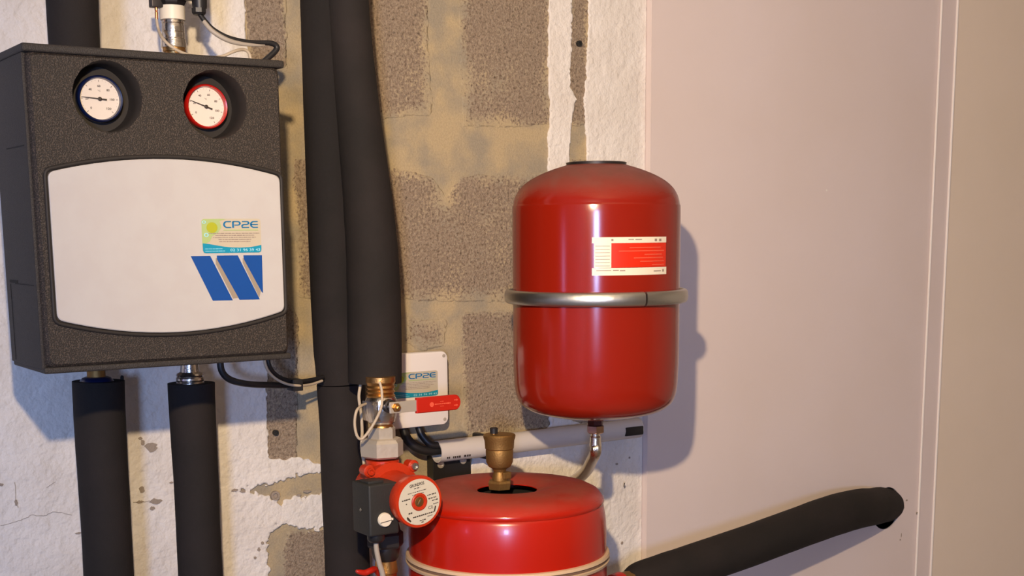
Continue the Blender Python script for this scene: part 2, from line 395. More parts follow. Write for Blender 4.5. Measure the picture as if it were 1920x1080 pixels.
def layer(name, sdf, bounds, cell, h0, h1, m, parent, relief=0.0, smear=None, seed=1, **kw):
    """a skin of real thickness on the wall wherever sdf > 0 (marching squares outline)"""
    x0, x1, z0, z1 = bounds; nx = int((x1-x0)/cell)+1; nz = int((z1-z0)/cell)+1
    xs = x0+np.arange(nx+1)*cell; zs = z0+np.arange(nz+1)*cell; X, Z = np.meshgrid(xs, zs, indexing='ij')
    F = sdf(X, Z); F = np.where(np.abs(F) < 1e-6, 1e-6, F)
    V = []; fa = []; idx = {}; cut = {}
    H = h1+relief*vnoise(X, Z, 55, seed)+relief*.6*vnoise(X, Z, 130, seed+1)
    def vert(i, j):
        k = (i, j)
        if k not in idx:
            idx[k] = len(V); V.append((xs[i], -H[i, j], zs[j]))
        return idx[k]
    def cutv(a, b):
        k = (a, b) if a < b else (b, a)
        if k not in cut:
            a, b = k; t = F[a]/(F[a]-F[b]); p = (xs[a[0]]*(1-t)+xs[b[0]]*t, zs[a[1]]*(1-t)+zs[b[1]]*t)
            cut[k] = len(V); V.append((p[0], -h1, p[1]))
            V.append((p[0], -h0, p[1]))
        return cut[k]
    C = F > 0; cnt = C[:-1, :-1].astype(int)+C[1:, :-1]+C[1:, 1:]+C[:-1, 1:]
    for i, j in zip(*np.nonzero(cnt)):
        cs = [(i, j), (i+1, j), (i+1, j+1), (i, j+1)]
        if cnt[i, j] == 4: fa.append([vert(*c) for c in cs]); continue
        if cnt[i, j] == 2 and C[cs[0]] == C[cs[2]]:      # saddle
            for q in range(4):
                if C[cs[q]]:
                    a = cutv(cs[q-1], cs[q]); b_ = cutv(cs[q], cs[(q+1) % 4]); fa.append([a, vert(*cs[q]), b_]); fa.append([b_, a, a+1, b_+1][::1])
            continue
        poly = []; ed = []
        for q in range(4):
            a, b_ = cs[q], cs[(q+1) % 4]
            if C[a]: poly.append(vert(*a))
            if C[a] != C[b_]: c = cutv(a, b_); poly.append(c); ed.append(c)
        fa.append(poly)
        if len(ed) == 2: fa.append([ed[0], ed[1], ed[1]+1, ed[0]+1])
    V = np.array(V); org = np.array([(x0+x1)/2, -h0, z0])
    me = bpy.data.meshes.new(name); me.from_pydata((V-org).tolist(), [], fa); me.update()
    for p in me.polygons: p.use_smooth = True
    if smear is not None:
        at = me.attributes.new('smear', 'FLOAT', 'POINT'); at.data.foreach_set('value', smear(V[:, 0], V[:, 2]).astype(np.float32))
    bm = bmesh.new(); bm.from_mesh(me)
    bmesh.ops.recalc_face_normals(bm, faces=bm.faces)
    s = sum(f.normal.y*f.calc_area() for f in bm.faces)
    if s > 0: bmesh.ops.reverse_faces(bm, faces=bm.faces)
    bm.to_mesh(me); bm.free()
    me.materials.append(m); o = bpy.data.objects.new(name, me); COL.objects.link(o)
    if parent: o.parent = parent; o.location = Vector(org)-wloc(parent)
    else: o.location = Vector(org)
    for k, v in kw.items(): o[k] = v
    return o
BARE = [wpoly(p) for p in (
    [(440, -420), (1034, -420), (1027, 60), (1026, 130), (1031, 200), (1026, 300), (1030, 500), (1031, 700), (1031, 800), (1000, 815), (885, 850), (882, 892), (800, 900), (700, 905),
     (606, 872), (585, 866), (560, 856), (535, 860), (502, 862), (497, 780), (500, 700), (489, 500), (474, 300), (464, 120), (459, 60)],
    [(428, 918), (480, 912), (520, 905), (560, 890), (640, 872), (640, 925), (590, 926), (560, 930), (530, 944), (512, 936), (490, 926), (450, 924)],
    [(640, 978), (580, 994), (545, 985), (520, 986), (508, 1000), (498, 1040), (505, 1120), (640, 1120)],
    [(1070, -420), (1106, -420), (1102, -60), (1102, 60), (1099, 120), (1098, 160), (1094, 190), (1098, 260), (1100, 560), (1104, 791), (1071, 791), (1068, 400), (1066, 300), (1068, 230), (1078, 185), (1066, 160), (1070, 100)])]
def coat_sdf(X, Z):
    r = .0022*vnoise(X, Z, 60, 4)+.0022*vnoise(X, Z, 150, 5)+.0018*vnoise(X, Z, 330, 6)
    F = np.full(X.shape, 1.0)
    for i, p in enumerate(BARE):
        k = 2.4 if i in (1, 2) else 1.0
        F = np.minimum(F, -poly_sdf(X, Z, p)+r*k)
    F = np.minimum(F, XP-.001-X)
    return F
layer('plaster_coat', coat_sdf, (-.6, XP, .5, 2.545), .0042, 0.0, .005, M['plaster'], wall, relief=.0007, seed=8, kind='stuff')
blocks = [  # outline, softness of the mortar smear
    [(426, -300), (530, -300), (538, 60), (538, 128), (470, 132)], [(578, -300), (798, -300), (803, 100), (812, 215), (730, 222), (600, 226)],
    [(856, -300), (1036, -300), (1034, 232), (960, 238), (868, 238), (862, 120)],
    [(548, 296), (640, 300), (640, 562), (560, 560)],
    [(655, 322), (745, 318), (812, 330), (836, 372), (866, 330), (1036, 322), (1036, 556), (960, 566), (660, 562)],
    [(490, 470), (560, 600), (556, 870), (492, 872), (488, 600)], [(764, 596), (838, 600), (832, 648), (790, 658), (762, 640)],
    [(866, 586), (1036, 580), (1036, 806), (868, 826)], [(540, 992), (640, 988), (640, 1130), (535, 1130), (528, 1040)],
    [(1064, -300), (1108, -300), (1106, 236), (1064, 236)], [(1064, 300), (1106, 300), (1106, 800), (1064, 800)]]
soft = [.012, .026, .034, .014, .034, .008, .04, .02, .012, .02, .02]
for bi, (bp, sf) in enumerate(zip(blocks, soft)):
    wp = wpoly(bp); xs_ = [p[0] for p in wp]; zs_ = [p[1] for p in wp]
    layer('concrete_block', lambda X, Z, wp=wp, bi=bi: poly_sdf(X, Z, wp)+.003*vnoise(X, Z, 70, 20+bi)+.002*vnoise(X, Z, 220, 40+bi),
          (min(xs_)-.01, max(xs_)+.01, min(zs_)-.01, max(zs_)+.01), .006, 0.0, .0005, M['block'], wall, relief=.0002,
          smear=lambda X, Z, wp=wp, sf=sf, bi=bi: np.clip(1-poly_sdf(X, Z, wp)/sf, 0, 1)*.9+.22*vnoise(X, Z, 30, 60+bi)+.34*vnoise(X, Z, 11, 80+bi), seed=30+bi)

# blemishes on the painted wall: chips, plugs, cracks
def blob(name, x, y, rx, ry, m, parent, seed, h=.0055, th=.0015):
    rnd = random.Random(seed); c = P(x, y, h); s = M2(x, y, h); b = NB(); n = 14
    o = [(c[0]+rx*s*rnd.uniform(.6, 1.15)*math.cos(2*PI*k/n), c[1], c[2]+ry*s*rnd.uniform(.6, 1.15)*math.sin(2*PI*k/n)) for k in range(n)]
    sheet(b, o, 0, th=th); return build(name, b, m, parent, smooth=0)
for i, (x, y, rx, ry) in enumerate([(283, 838, 13, 9), (267, 830, 4, 6), (266, 918, 6, 7), (291, 940, 12, 6), (262, 941, 7, 3), (285, 953, 5, 4), (263, 822, 4, 3), (321, 905, 4, 2),
                                    (440, 919, 7, 3), (455, 921, 6, 3), (575, 921, 8, 3), (560, 928, 5, 3), (1156, 870, 3, 2), (1166, 1018, 3, 3), (1180, 858, 2, 2), (485, 1030, 3, 4), (478, 1046, 3, 3), (492, 1018, 4, 3), (30, 942, 3, 6), (2, 909, 4, 3), (146, 1000, 6, 2)]):
    blob('plaster_chip', x, y, rx, ry, M['chip'], wall, 100+i)
for x, y in ((515, 929), (516, 811), (1085, 82)):
    b = NB(); c = P(x, y, .002); s = M2(x, y, 0)
    r = 9*s if y > 900 else 5.5*s
    lathe(b, c, (0, -1, 0), [(-.001, r), (.005, r), (.005, r*.55), (.001, r*.5)], 14)
    build('wall_plug', b, M['chip'] if y > 900 else M['matblack'], wall)
for k, pts in enumerate(([(0, 986), (30, 978), (48, 972), (60, 966), (82, 967), (104, 960), (134, 966)], [(28, 905), (30, 940), (34, 952)], [(86, 915), (104, 903)], [(250, 942), (300, 938)], [(146, 998), (158, 1001)])):
    b = NB(); q = [P(x, y, .0056) for x, y in pts]; r = smooth_path([(p[0], p[2]) for p in q], 5); rr = random.Random(k)
    r = [(a+rr.uniform(-.0009, .0009), c+rr.uniform(-.0009, .0009)) for a, c in r]
    stroke(b, r, .0009, lambda u, v: (u, -.0056, v), 0, th=.0006)
    build('crack', b, M['crack'], wall, smooth=0)

# partition boards on the right, with the trim strip and the pipe hole
HP = .022
def PX(x, h=HP): return float(P(x, 540, h)[0])
HC = P(1662, 953, HP); HR = 40*M2(1662, 953, HP)
pan = NB()
xa, xb = XP, PX(1741); 
def holed(bm, x0, x1, z0, z1, c, r, y0, y1, n=40):
    q = r*1.6
    def rings(y):
        sq = []; ci = []
        for k in range(n):
            a = 2*PI*(k+.5)/n; ca, sa = math.cos(a), math.sin(a); m_ = q/max(abs(ca), abs(sa))
            sq.append((c[0]+ca*m_, y, c[2]+sa*m_)); ci.append((c[0]+ca*r, y, c[2]+sa*r))
        return sq, ci
    sq, ci = rings(y0)
    big = []
    for (px, _, pz) in sq:
        big.append((x0 if px-c[0] < -q*.999 else x1 if px-c[0] > q*.999 else px, y0, z0 if pz-c[2] < -q*.999 else z1 if pz-c[2] > q*.999 else pz))
    ring_b = [(p[0], y1, p[2]) for p in ci]
    loft(bm, [sq, ci, ring_b], cap=False)
    for (a0, a1, b0, b1) in ((x0, c[0]-q, z0, z1), (c[0]+q, x1, z0, z1), (c[0]-q, c[0]+q, z0, c[2]-q), (c[0]-q, c[0]+q, c[2]+q, z1)):
        vs = [bm.verts.new((a0, y0, b0)), bm.verts.new((a1, y0, b0)), bm.verts.new((a1, y0, b1)), bm.verts.new((a0, y0, b1))]; bm.faces.new(vs)
    # corners of the square ring
    for sx in (-1, 1):
        for sz in (-1, 1):
            cn = (c[0]+sx*q, y0, c[2]+sz*q)
            near = sorted([p for p in sq if (p[0]-c[0])*sx > 0 and (p[2]-c[2])*sz > 0], key=lambda p: math.hypot(p[0]-cn[0], p[2]-cn[2]))[:2]
            vs = [bm.verts.new(p) for p in (cn, near[0], near[1])]
            try: bm.faces.new(vs)
            except ValueError: pass
holed(pan, xa, xb, 0, ZC, HC, HR, -HP, -HP+.005)
v = [pan.verts.new(p) for p in ((xa, -HP, 0), (xa, -HP, ZC), (xa, .001, ZC), (xa, .001, 0))]; pan.faces.new(v)
bmesh.ops.remove_doubles(pan, verts=pan.verts, dist=1e-5)
# a closed ring around the hole's corners comes out of n % 4 == 0 sampling
wr = build('wall_right', pan, M['panel'], smooth=0, kind='structure')
b = NB(); box(b, PX(1768), X1, -HP, -.004, 0, ZC); build('panel_board', b, M['panel2'], wr, smooth=0)
b = NB(); box(b, PX(1741)-.002, PX(1768)+.002, -HP-.002, -.004, 0, ZC); tr = build('trim_1', b, M['panel'], smooth=0, kind='structure')
for xx in (1741, 1770):
    b = NB(); x_ = PX(xx, HP+.003); box(b, x_-.0022, x_+.0022, -HP-.0065, -HP-.001, 0, ZC, .0008, 1)
    build('edge_bead', b, M['bead'], tr, smooth=0)
b = NB(); box(b, XP+.02, X1, .10, .2, 0, ZC); build('cavity_back', b, M['void'], wr, smooth=0)  # back of the hollow, coloured near-black as if unlit
for i, (x, y, rx, ry) in enumerate([(1690, 1003, 1.2, 5), (1694, 952, 3, 2), (1700, 938, 3, 2), (1688, 1012, 2, 2), (1719, 962, 2.5, 2.5), (1550, 357, 2.2, 2)]):
    hh = HP+.0075 if x == 1719 else HP+.0002
    blob('panel_scuff', x, y, rx, ry, M['bead'] if y == 357 else M['chip'], wr, 300+i, h=hh, th=.0003)

# ------------------------------------------------------------------ CP2E sticker (shared by the station and the junction box)
def glyphs():
    def arc(cx, cy, rx, ry, a0, a1, n=8): return [(cx+rx*math.cos(math.radians(a0+(a1-a0)*k/n)), cy+ry*math.sin(math.radians(a0+(a1-a0)*k/n))) for k in range(n+1)]
    C_ = [(.98, .95)]+arc(.42, .5, .40, .45, 90, 270, 12)+[(.98, .05)]
    P_ = [(.02, .0), (.02, .95)][::1]; P2 = [(.02, .95), (.62, .95)]+arc(.66, .68, .3, .27, 90, -90, 8)+[(.2, .41)]
    T_ = [(.04, .95), (.62, .95)]+arc(.66, .73, .28, .22, 90, -90, 6)+[(.4, .5)]+arc(.34, .28, .3, .22, 90, 180, 4)+[(.04, .05), (.98, .05)]
    E_ = [(.98, .95)]+arc(.42, .5, .40, .45, 90, 270, 12)+[(.98, .05)]; E2 = [(.06, .5), (.98, .5)]
    return [[C_], [P_, P2], [T_], [E_, E2]]
def sticker(parent, Q):
    """Q(u, v, lift): unit square on the sticker -> room"""
    rd = lambda pts: pts
    r = .05; out = []
    for cx, cy, a0 in ((1-r, 1-r*1.6, 0), (r, 1-r*1.6, 90), (r, r*1.6, 180), (1-r, r*1.6, 270)):
        for k in range(5): a = math.radians(a0+k*22.5); out.append((cx+r*math.cos(a), cy+r*1.6*math.sin(a)))
    b = NB(); sheet(b, [Q(u, v, 0) for u, v in out], 0, th=.0004)
    st = build('sticker', b, M['cream'], parent, smooth=0, label='small cream sticker with a teal wave and blue lettering')
    z = .00055
    b = NB(); sheet(b, [Q(u, v, z) for u, v in ((.0, .22), (.0, .93), (.03, .99), (.42, .995), (.30, .93), (.33, .75), (.26, .58), (.17, .5), (.13, .35))], 0, th=.0002); build('green_corner', b, M['palegreen'], st, smooth=0)
    b = NB(); sheet(b, [Q(.17+.092*math.cos(a), .74+.156*math.sin(a), z+.0003) for a in [2*PI*k/20 for k in range(20)]], 0, th=.0002); build('sun_disc', b, M['sun'], st, smooth=0)
    b = NB(); stroke(b, [(.07+.03*math.cos(a), .53+.05*math.sin(a)) for a in [2*PI*k/12 for k in range(13)]], .018, lambda u, v: Q(u, v, z+.0004), 0, .0002)
    stroke(b, [(.04+.025*math.cos(a), .9+.04*math.sin(a)) for a in [2*PI*k/12 for k in range(13)]], .014, lambda u, v: Q(u, v, z+.0004), 0, .0002); build('small_ring', b, M['paleblue'], st, smooth=0)
    top = [(.004, .29), (.1, .27), (.22, .23), (.36, .185), (.5, .16), (.65, .152), (.8, .165), (.9, .19), (.996, .225)]
    b = NB(); sheet(b, [Q(u, v, z+.0003) for u, v in [(.004, .08), (.02, .02), (.05, .004), (.95, .004), (.985, .03), (.996, .09)][::-1]+top], 0, th=.0002); build('wave_band', b, M['teal'], st, smooth=0)
    b = NB(); w_ = .128
    for gi, gl in enumerate(glyphs()):
        u0 = .37+gi*.152
        for sk in gl: stroke(b, [(u0+x*w_*.98, (.735+y*.19)) for x, y in sk], .030, lambda u, v: Q(u, v, z+.0003), 0, .0003)
    build('lettering', b, M['teal2'], st, smooth=0)
    b = NB(); rnd = random.Random(4)
    for v, a, e in ((.575, .11, .97), (.515, .22, .88), (.455, .18, .91), (.395, .27, .83), (.335, .28, .81)):
        dashes(b, lambda u, v_: Q(u, v_, z+.0003), a, e, v, .022, rnd, .02, .06, .008, th=.0002)
    build('fine_print', b, M['grey_ink'], st, smooth=0)
    b = NB(); sheet(b, [Q(u, v, z+.0003) for u, v in ((.36, .655), (.95, .655), (.95, .68), (.36, .68))], 0, th=.0002); build('underline', b, M['palegreen'], st, smooth=0)
    b = NB(); put_text(b, '02 31 96 39 43', lambda u, v: Q(u, v, z+.0009), .46, .97, .045, .125, .01)
    dashes(b, lambda u, v_: Q(u, v_, z+.0006), .04, .33, .125, .018, rnd, .03, .07, .005, th=.0002)
    dashes(b, lambda u, v_: Q(u, v_, z+.0006), .04, .37, .06, .018, rnd, .03, .07, .005, th=.0002)
    build('phone_number', b, M['paleblue'], st, smooth=0); return st

# ------------------------------------------------------------------ pump station (black foam box with two thermometers)
HF = .41; bx0, bx1, bz0, bz1 = .492, .8635, 1.366, 1.798; hb = .235
stn = empty('heating_pump_station', 'black foam boxed pump station with white front plate and two round thermometers', 'pump station', ((bx0+bx1)/2, -(HF+hb)/2, bz0))
def rrect(x0, x1, z0, z1, r, y, n=5):
    o = []
    for cx, cz, a0 in ((x1-r, z1-r, 0), (x0+r, z1-r, 90), (x0+r, z0+r, 180), (x1-r, z0+r, 270)):
        for k in range(n): a = math.radians(a0+90*k/(n-1)); o.append((cx+r*math.cos(a), y, cz+r*math.sin(a)))
    return o
def resample(poly, n=3):
    o = []
    for i, p in enumerate(poly):
        q = poly[(i+1) % len(poly)]; d = math.dist(p, q); k = max(1, int(d/.03))
        for j in range(k): o.append(tuple(p[m_]+(q[m_]-p[m_])*j/k for m_ in range(3)))
    return o
G1 = P(203, 181, HF); G2 = P(405, 196, HF); GR = .0482; GD = .050
b = NB()
rings = [resample(rrect(bx0+i_, bx1-i_, bz0+i_, bz1-i_, .010, -y_)) for i_, y_ in ((0, hb), (0, .392), (.001, .398), (.0035, .4045), (.007, HF-.0015))]
n0 = len(rings[0])
outs = [[b.verts.new(p) for p in r] for r in rings]
for A_, B_ in zip(outs, outs[1:]):
    for i in range(len(A_)):
        j = (i+1) % len(A_)
        if len(A_) == len(B_): b.faces.new((A_[i], A_[j], B_[j], B_[i]))
b.faces.new(outs[0])
NH = 48; yF = -(HF-.0015)
from mathutils.geometry import delaunay_2d_cdt
ptsF = [(v.co.x, v.co.z) for v in outs[-1]]; edF = [(i, (i+1) % n0) for i in range(n0)]; rims = []
for c in (G1, G2):
    o_ = len(ptsF); ring = [b.verts.new((c[0]+(GR+.001)*math.cos(2*PI*k/NH), yF, c[2]+(GR+.001)*math.sin(2*PI*k/NH))) for k in range(NH)]
    rims.append(ring); ptsF += [(v.co.x, v.co.z) for v in ring]; edF += [(o_+k, o_+(k+1) % NH) for k in range(NH)]
allv = outs[-1]+rims[0]+rims[1]
res = delaunay_2d_cdt([Vector(p) for p in ptsF], edF, [], 0, 1e-7)
mp = [allv[o_[0]] if o_ else None for o_ in res[3]]
for f in res[2]:
    cx_ = sum(res[0][i].x for i in f)/3; cz_ = sum(res[0][i].y for i in f)/3
    if any(math.hypot(cx_-c[0], cz_-c[2]) < GR for c in (G1, G2)): continue
    if all(mp[i] is not None for i in f):
        try: b.faces.new([mp[i] for i in f])
        except ValueError: pass
for c, ring in zip((G1, G2), rims):
    l2 = [b.verts.new((c[0]+GR*math.cos(2*PI*k/NH), yF+.0025, c[2]+GR*math.sin(2*PI*k/NH))) for k in range(NH)]
    for i in range(NH): b.faces.new((ring[i], ring[(i+1) % NH], l2[(i+1) % NH], l2[i]))
for c in (G1, G2):
    b2 = NB(); loft(b2, [[(c[0]+rr*math.cos(2*PI*k/NH), yF+dd, c[2]+rr*math.sin(2*PI*k/NH)) for k in range(NH)] for rr, dd in ((GR*1.004, .002), (GR*.98, .010), (GR*.94, GD))], cap=False)
    b2.faces.new([v for v in b2.verts][-NH:]); build('gauge_recess', b2, M['recess'], stn, smooth=40)
house = build('foam_housing', b, M['foam'], stn, smooth=0)
b = NB(); box(b, bx0-.004, bx1+.004, -HF-.002, -hb+.004, bz1-.004, bz1+.007, .0035, 3); build('top_lip', b, M['foam_side'], stn, smooth=50)
b = NB(); box(b, bx0-.001, bx1+.001, -HF+.004, -hb, bz0-.006, bz0+.003, .003, 3); build('bottom_lip', b, M['foam_side'], stn, smooth=50)
b = NB(); box(b, bx0-.0025, bx0+.004, -.399, -hb+.004, bz0, bz1-.004, .002, 2); sp = build('side_shell', b, M['foam_side'], stn, smooth=50)
for d in ((-.385, -.285, 1.482, 1.4832), (-.30, -.255, 1.4834, 1.4875), (-.258, -.2565, 1.37, 1.4818), (-.385, -.29, 1.672, 1.6732)):
    b = NB(); box(b, bx0-.0030, bx0-.002, *d); build('seam_slot', b, M['void'], sp, smooth=0)
b = NB(); box(b, bx0+.035, bx1-.035, -hb-.002, -.07, bz0+.02, bz1-.02, .008, 2); build('rear_shell', b, M['foam_side'], stn)
# white plate with bowed top and bottom
def plate_outline(y, grow=0.0):
    xl, xr = float(P(98, 460, HF)[0])-grow, float(P(528, 460, HF)[0])+grow
    zt = float(P(300, 298, HF)[2])+grow; zb = float(P(305, 624, HF)[2])-grow
    ztc = float(P(90, 323, HF)[2])+grow; zbc = float(P(107, 600, HF)[2])-grow
    o = []; n = 16; xm = (xl+xr)/2
    for k in range(n+1):
        t = k/n; x = xl+(xr-xl)*t; s = 1-((x-xm)/(xr-xm))**2; o.append((x, zt*s+ztc*(1-s)))
    for k in range(n+1):
        t = k/n; x = xr+(xl-xr)*t; s = 1-((x-xm)/(xr-xm))**2; o.append((x, zb*s+zbc*(1-s)))
    # round the four corners
    r = .009; out = []
    N_ = len(o)
    for i, p in enumerate(o):
        if i in (0, n, n+1, 2*n+1):
            a = np.array(o[i-1]); c_ = np.array(o[(i+1) % N_]); p = np.array(p)
            da = (a-p)/np.linalg.norm(a-p); dc = (c_-p)/np.linalg.norm(c_-p)
            for k in range(6):
                t = k/5; q = p+da*r*(1-t)**2+dc*r*t**2; out.append((q[0], y, q[1]))
        else: out.append((p[0], y, p[1]))
    return out
b = NB(); loft(b, [plate_outline(-HF+.002), plate_outline(-HF-.0015), plate_outline(-HF-.0025, -.0012)])
for f in list(b.faces):
    f.normal_update()
    if len(f.verts) > 4: bmesh.ops.triangulate(b, faces=[f], ngon_method='EAR_CLIP')
plate = build('front_plate', b, M['plate'], stn, smooth=30)
po = plate_outline(-HF+.0005, .0035)
b = NB(); pr = [(p[0], p[1], p[2], .003) for p in po]+[(po[0][0], po[0][1], po[0][2], .003)]; tube(b, pr, 8); build('plate_surround', b, M['recess'], stn, smooth=60)
hp = HF+.0025
def pol(pts, h): return [P(x, y, h) for x, y in pts]
b = NB()
sheet(b, pol([(357.5, 480.3), (394, 479.8), (436.5, 563), (399, 563.8)], hp), 0, th=.0004)
sheet(b, pol([(406.6, 479.2), (445.6, 478.8), (487, 561.3), (449, 562), (406.6, 486)], hp), 0, th=.0004)
sheet(b, pol([(456.3, 478.6), (491, 478.4), (493, 549.5), (490.2, 547), (457, 486)], hp), 0, th=.0004)
em = build('emblem', b, M['blue'], stn, smooth=0, label='large blue folded-stripe W emblem')
b = NB(); sheet(b, pol([(404.5, 484), (406.6, 484), (448, 558), (437, 560), (404.5, 495)], hp), 0, th=.0003); sheet(b, pol([(455, 484), (457, 484), (489, 546), (486, 558), (455, 493)], hp), 0, th=.0003)
build('emblem_fold', b, M['fold'], em, smooth=0)
c00, c10, c01 = P(380, 475, hp), P(490.5, 474.5, hp), P(378, 410, hp)
def Qs(o, a, c):
    o, a, c = map(np.array, (o, a, c)); return lambda u, v, lift=0: o+(a-o)*u+(c-o)*v+np.array([0, -lift, 0])
c01 = np.array([c00[0], c00[1], c01[2]]); c10 = np.array([c10[0], c10[1], c00[2]])
sticker(stn, Qs(c00, c10, c01))
# thermometers
def gauge(c, bez, lab, rot, needle):
    y = -(HF-.0015)+GD; s = .0325
    b = NB(); lathe(b, (c[0], y-.0005, c[2]), (0, -1, 0), [(0, s*.97), (.010, s), (.0165, s*.99), (.0185, s*.945), (.0175, s*.89), (.0135, s*.87), (.011, s*.865)], 48)
    g = build('thermometer', b, bez, stn, smooth=50, label=lab)
    b = NB(); lathe(b, (c[0], y-.0105, c[2]), (0, -1, 0), [(0, s*.86), (.0012, s*.86)], 48); build('dial_face', b, M['dial'], g, smooth=30)
    yy = y-.0121; R_ = s*.86
    b = NB()
    for k, tx in enumerate(('0', '20', '40', '60', '80', '100', '120')):
        a = math.radians(225-45*k+rot); u = c[0]+R_*.64*math.cos(a); v_ = c[2]+R_*.64*math.sin(a); wd = .0022*len(tx)
        put_text(b, tx, lambda p, q: (p, yy, q), u-wd/2, u+wd/2, v_-.0016, v_+.0016, .02)
        for r0, r1 in ((.84, .93),): stroke(b, [(c[0]+R_*r0*math.cos(a), c[2]+R_*r0*math.sin(a)), (c[0]+R_*r1*math.cos(a), c[2]+R_*r1*math.sin(a))], .0006, lambda p, q: (p, yy, q), 0, .0002)
        if k < 6:
            for j in range(1, 4):
                a2 = a-math.radians(45*j/4); stroke(b, [(c[0]+R_*.9*math.cos(a2), c[2]+R_*.9*math.sin(a2)), (c[0]+R_*.93*math.cos(a2), c[2]+R_*.93*math.sin(a2))], .0003, lambda p, q: (p, yy, q), 0, .0002)
    put_text(b, '°C', lambda p, q: (p, yy, q), c[0]-.002, c[0]+.002, c[2]+R_*.36, c[2]+R_*.36+.0025)
    build('dial_markings', b, M['ink'], g, smooth=0)
    b = NB(); a = math.radians(needle); ca, sa = math.cos(a), math.sin(a); q = lambda t, s_: (c[0]+R_*(ca*t-sa*s_), yy-.0006, c[2]+R_*(sa*t+ca*s_))
    sheet(b, [q(.92, .012), q(.1, .035), q(-.36, .045), q(-.36, -.045), q(.1, -.035), q(.92, -.012)], 0, th=.0006)
    lathe(b, (c[0], yy-.0006, c[2]), (0, -1, 0), [(0, R_*.1), (.0014, R_*.1), (.002, R_*.06)], 16); build('needle', b, M['ink'], g, smooth=0)
gauge(G1, M['navy'], 'thermometer with dark blue bezel', 0, 175.5)
gauge(G2, M['redbez'], 'thermometer with red bezel', -16, 161)

# ------------------------------------------------------------------ insulated pipes around the station
def sleeve_thing(label, base, ctrl, wob=.012, cat='pipe', n=28, k=8, extra=None, name='insulated_pipe'):
    t = empty(name, label, cat, base)
    b = NB(); ptube(b, ctrl, n, k, wob); build('insulation_sleeve', b, M['sleeve'], t, smooth=50); return t
HPI = .135
t = sleeve_thing('wide black insulated pipe rising from the top left of the pump station', P(139, 88, .2), [(104, -520, .2, 99), (131, -90, .2, 96), (134, -30, .2, 95), (137, 40, .2, 94), (140, 96, .2, 92)])
t = sleeve_thing('black insulated pipe with blue collar under the blue-rimmed thermometer side', P(206, 1200, HPI), [(184.5, 714, HPI, 95), (188, 800, HPI, 94), (194, 900, HPI, 92), (200, 1000, HPI, 91), (204, 1080, HPI, 91), (210, 1210, HPI, 91), (250, 1900, HPI, 91)])
b = NB(); vprof(b, 180, HPI, [(722, 17), (700, 17), (692, 17), (660, 16)], 24); build('brass_pipe_end', b, M['dullbrass'], t)
b = NB(); vprof(b, 181, HPI, [(722, 32), (714, 31), (708, 26), (706, 20)], 28); build('blue_collar', b, M['navy'], t)
c = P(184.5, 714, HPI); r0 = 47*M2(184, 714, HPI)
b = NB(); tube(b, [(c[0]+r0*.93, c[1], c[2]-.01, .003), (c[0]+r0*.96, c[1], c[2]+.004, .003), (c[0]+r0*.98, c[1], c[2]+.006, .0016)], 8); build('torn_edge', b, M['sleeve'], t)
t = sleeve_thing('black insulated pipe with chrome collar under the red-rimmed thermometer side', P(380, 1200, HPI), [(358.5, 718, HPI, 87), (362, 800, HPI, 85), (368, 900, HPI, 83), (372, 1000, HPI, 82), (376, 1080, HPI, 82), (382, 1210, HPI, 82), (414, 1900, HPI, 82)])
b = NB(); vprof(b, 356, HPI, [(724, 26), (717, 26), (715, 24), (712, 26), (708, 26), (706, 24), (703, 25.5), (700, 24), (697, 18), (690, 17), (660, 15)], 28); build('chrome_collar', b, M['chrome'], t, smooth=25)
# pair of insulated risers right of the station
HL, HR_ = .075, .19
t = empty('insulated_pipe', 'tall straight black insulated pipe left of the pair, running behind the red pump', 'pipe', P(650, 1200, HL))
b = NB(); ptube(b, [(597, -520, HL, 104), (610, -90, HL, 100), (612, 0, HL, 98), (618, 200, HL, 98), (627, 440, HL, 98), (634, 620, HL, 96), (641, 717, HL, 94)], 28, 10, .012); build('upper_sleeve', b, M['sleeve'], t, smooth=50)
b = NB(); ptube(b, [(639, 720, HL, 90), (643, 800, HL, 87), (645, 900, HL, 85), (649, 1000, HL, 84), (652, 1080, HL, 84), (656, 1210, HL, 84), (675, 1900, HL, 84)], 28, 8, .012); build('lower_sleeve', b, M['sleeve'], t, smooth=50)
t = empty('insulated_pipe', 'thick black insulated pipe leaning right, ending above the red-handled valve', 'pipe', P(702, 717, HR_))
b = NB(); ptube(b, [(640, -520, HR_, 74), (652, -90, HR_, 72), (654, 0, HR_, 74), (664, 130, HR_, 78), (676, 250, HR_, 84), (689, 370, HR_, 92), (698, 480, HR_, 98), (702, 600, HR_, 101), (703, 717, HR_, 100)], 28, 10, .012); build('insulation_sleeve', b, M['sleeve'], t, smooth=50)

# ------------------------------------------------------------------ fittings and cables on top of the station
HT = .20
t = empty('pipe_fitting', 'shiny chrome and white pipe union entering the station top', 'fitting', P(326, 104, HT))
fx = P(325, 60, HT)
def vp(name, pts, m, par, n=32, xc=325, h=HT, fix=None, sm=30, ph=0, **k):
    b = NB(); vprof(b, xc, h, pts, n, ph, fix); return build(name, b, m, par, smooth=sm, **k)
vp('dark_union', [(-70, 30), (-25, 30), (2, 30), (10, 26), (12, 24)], M['darkmetal'], t, 8, fix=fx)
vp('white_ring', [(12, 23), (38, 23)], M['ivory'], t, fix=fx)
vp('chrome_sleeve', [(38, 20), (44, 20.6), (45, 19.8), (52, 20.6), (60, 20.6), (61, 19.8), (62, 21), (72, 21), (73, 20), (74, 22), (88, 23), (90, 24)], M['chrome'], t, fix=fx, sm=20)
vp('brass_end', [(90, 21), (97, 21), (98, 18), (116, 18)], M['brass'], t, fix=fx)
vp('riser_pipe', [(-520, 15), (-65, 15)], M['darkmetal'], t, 20, fix=fx)
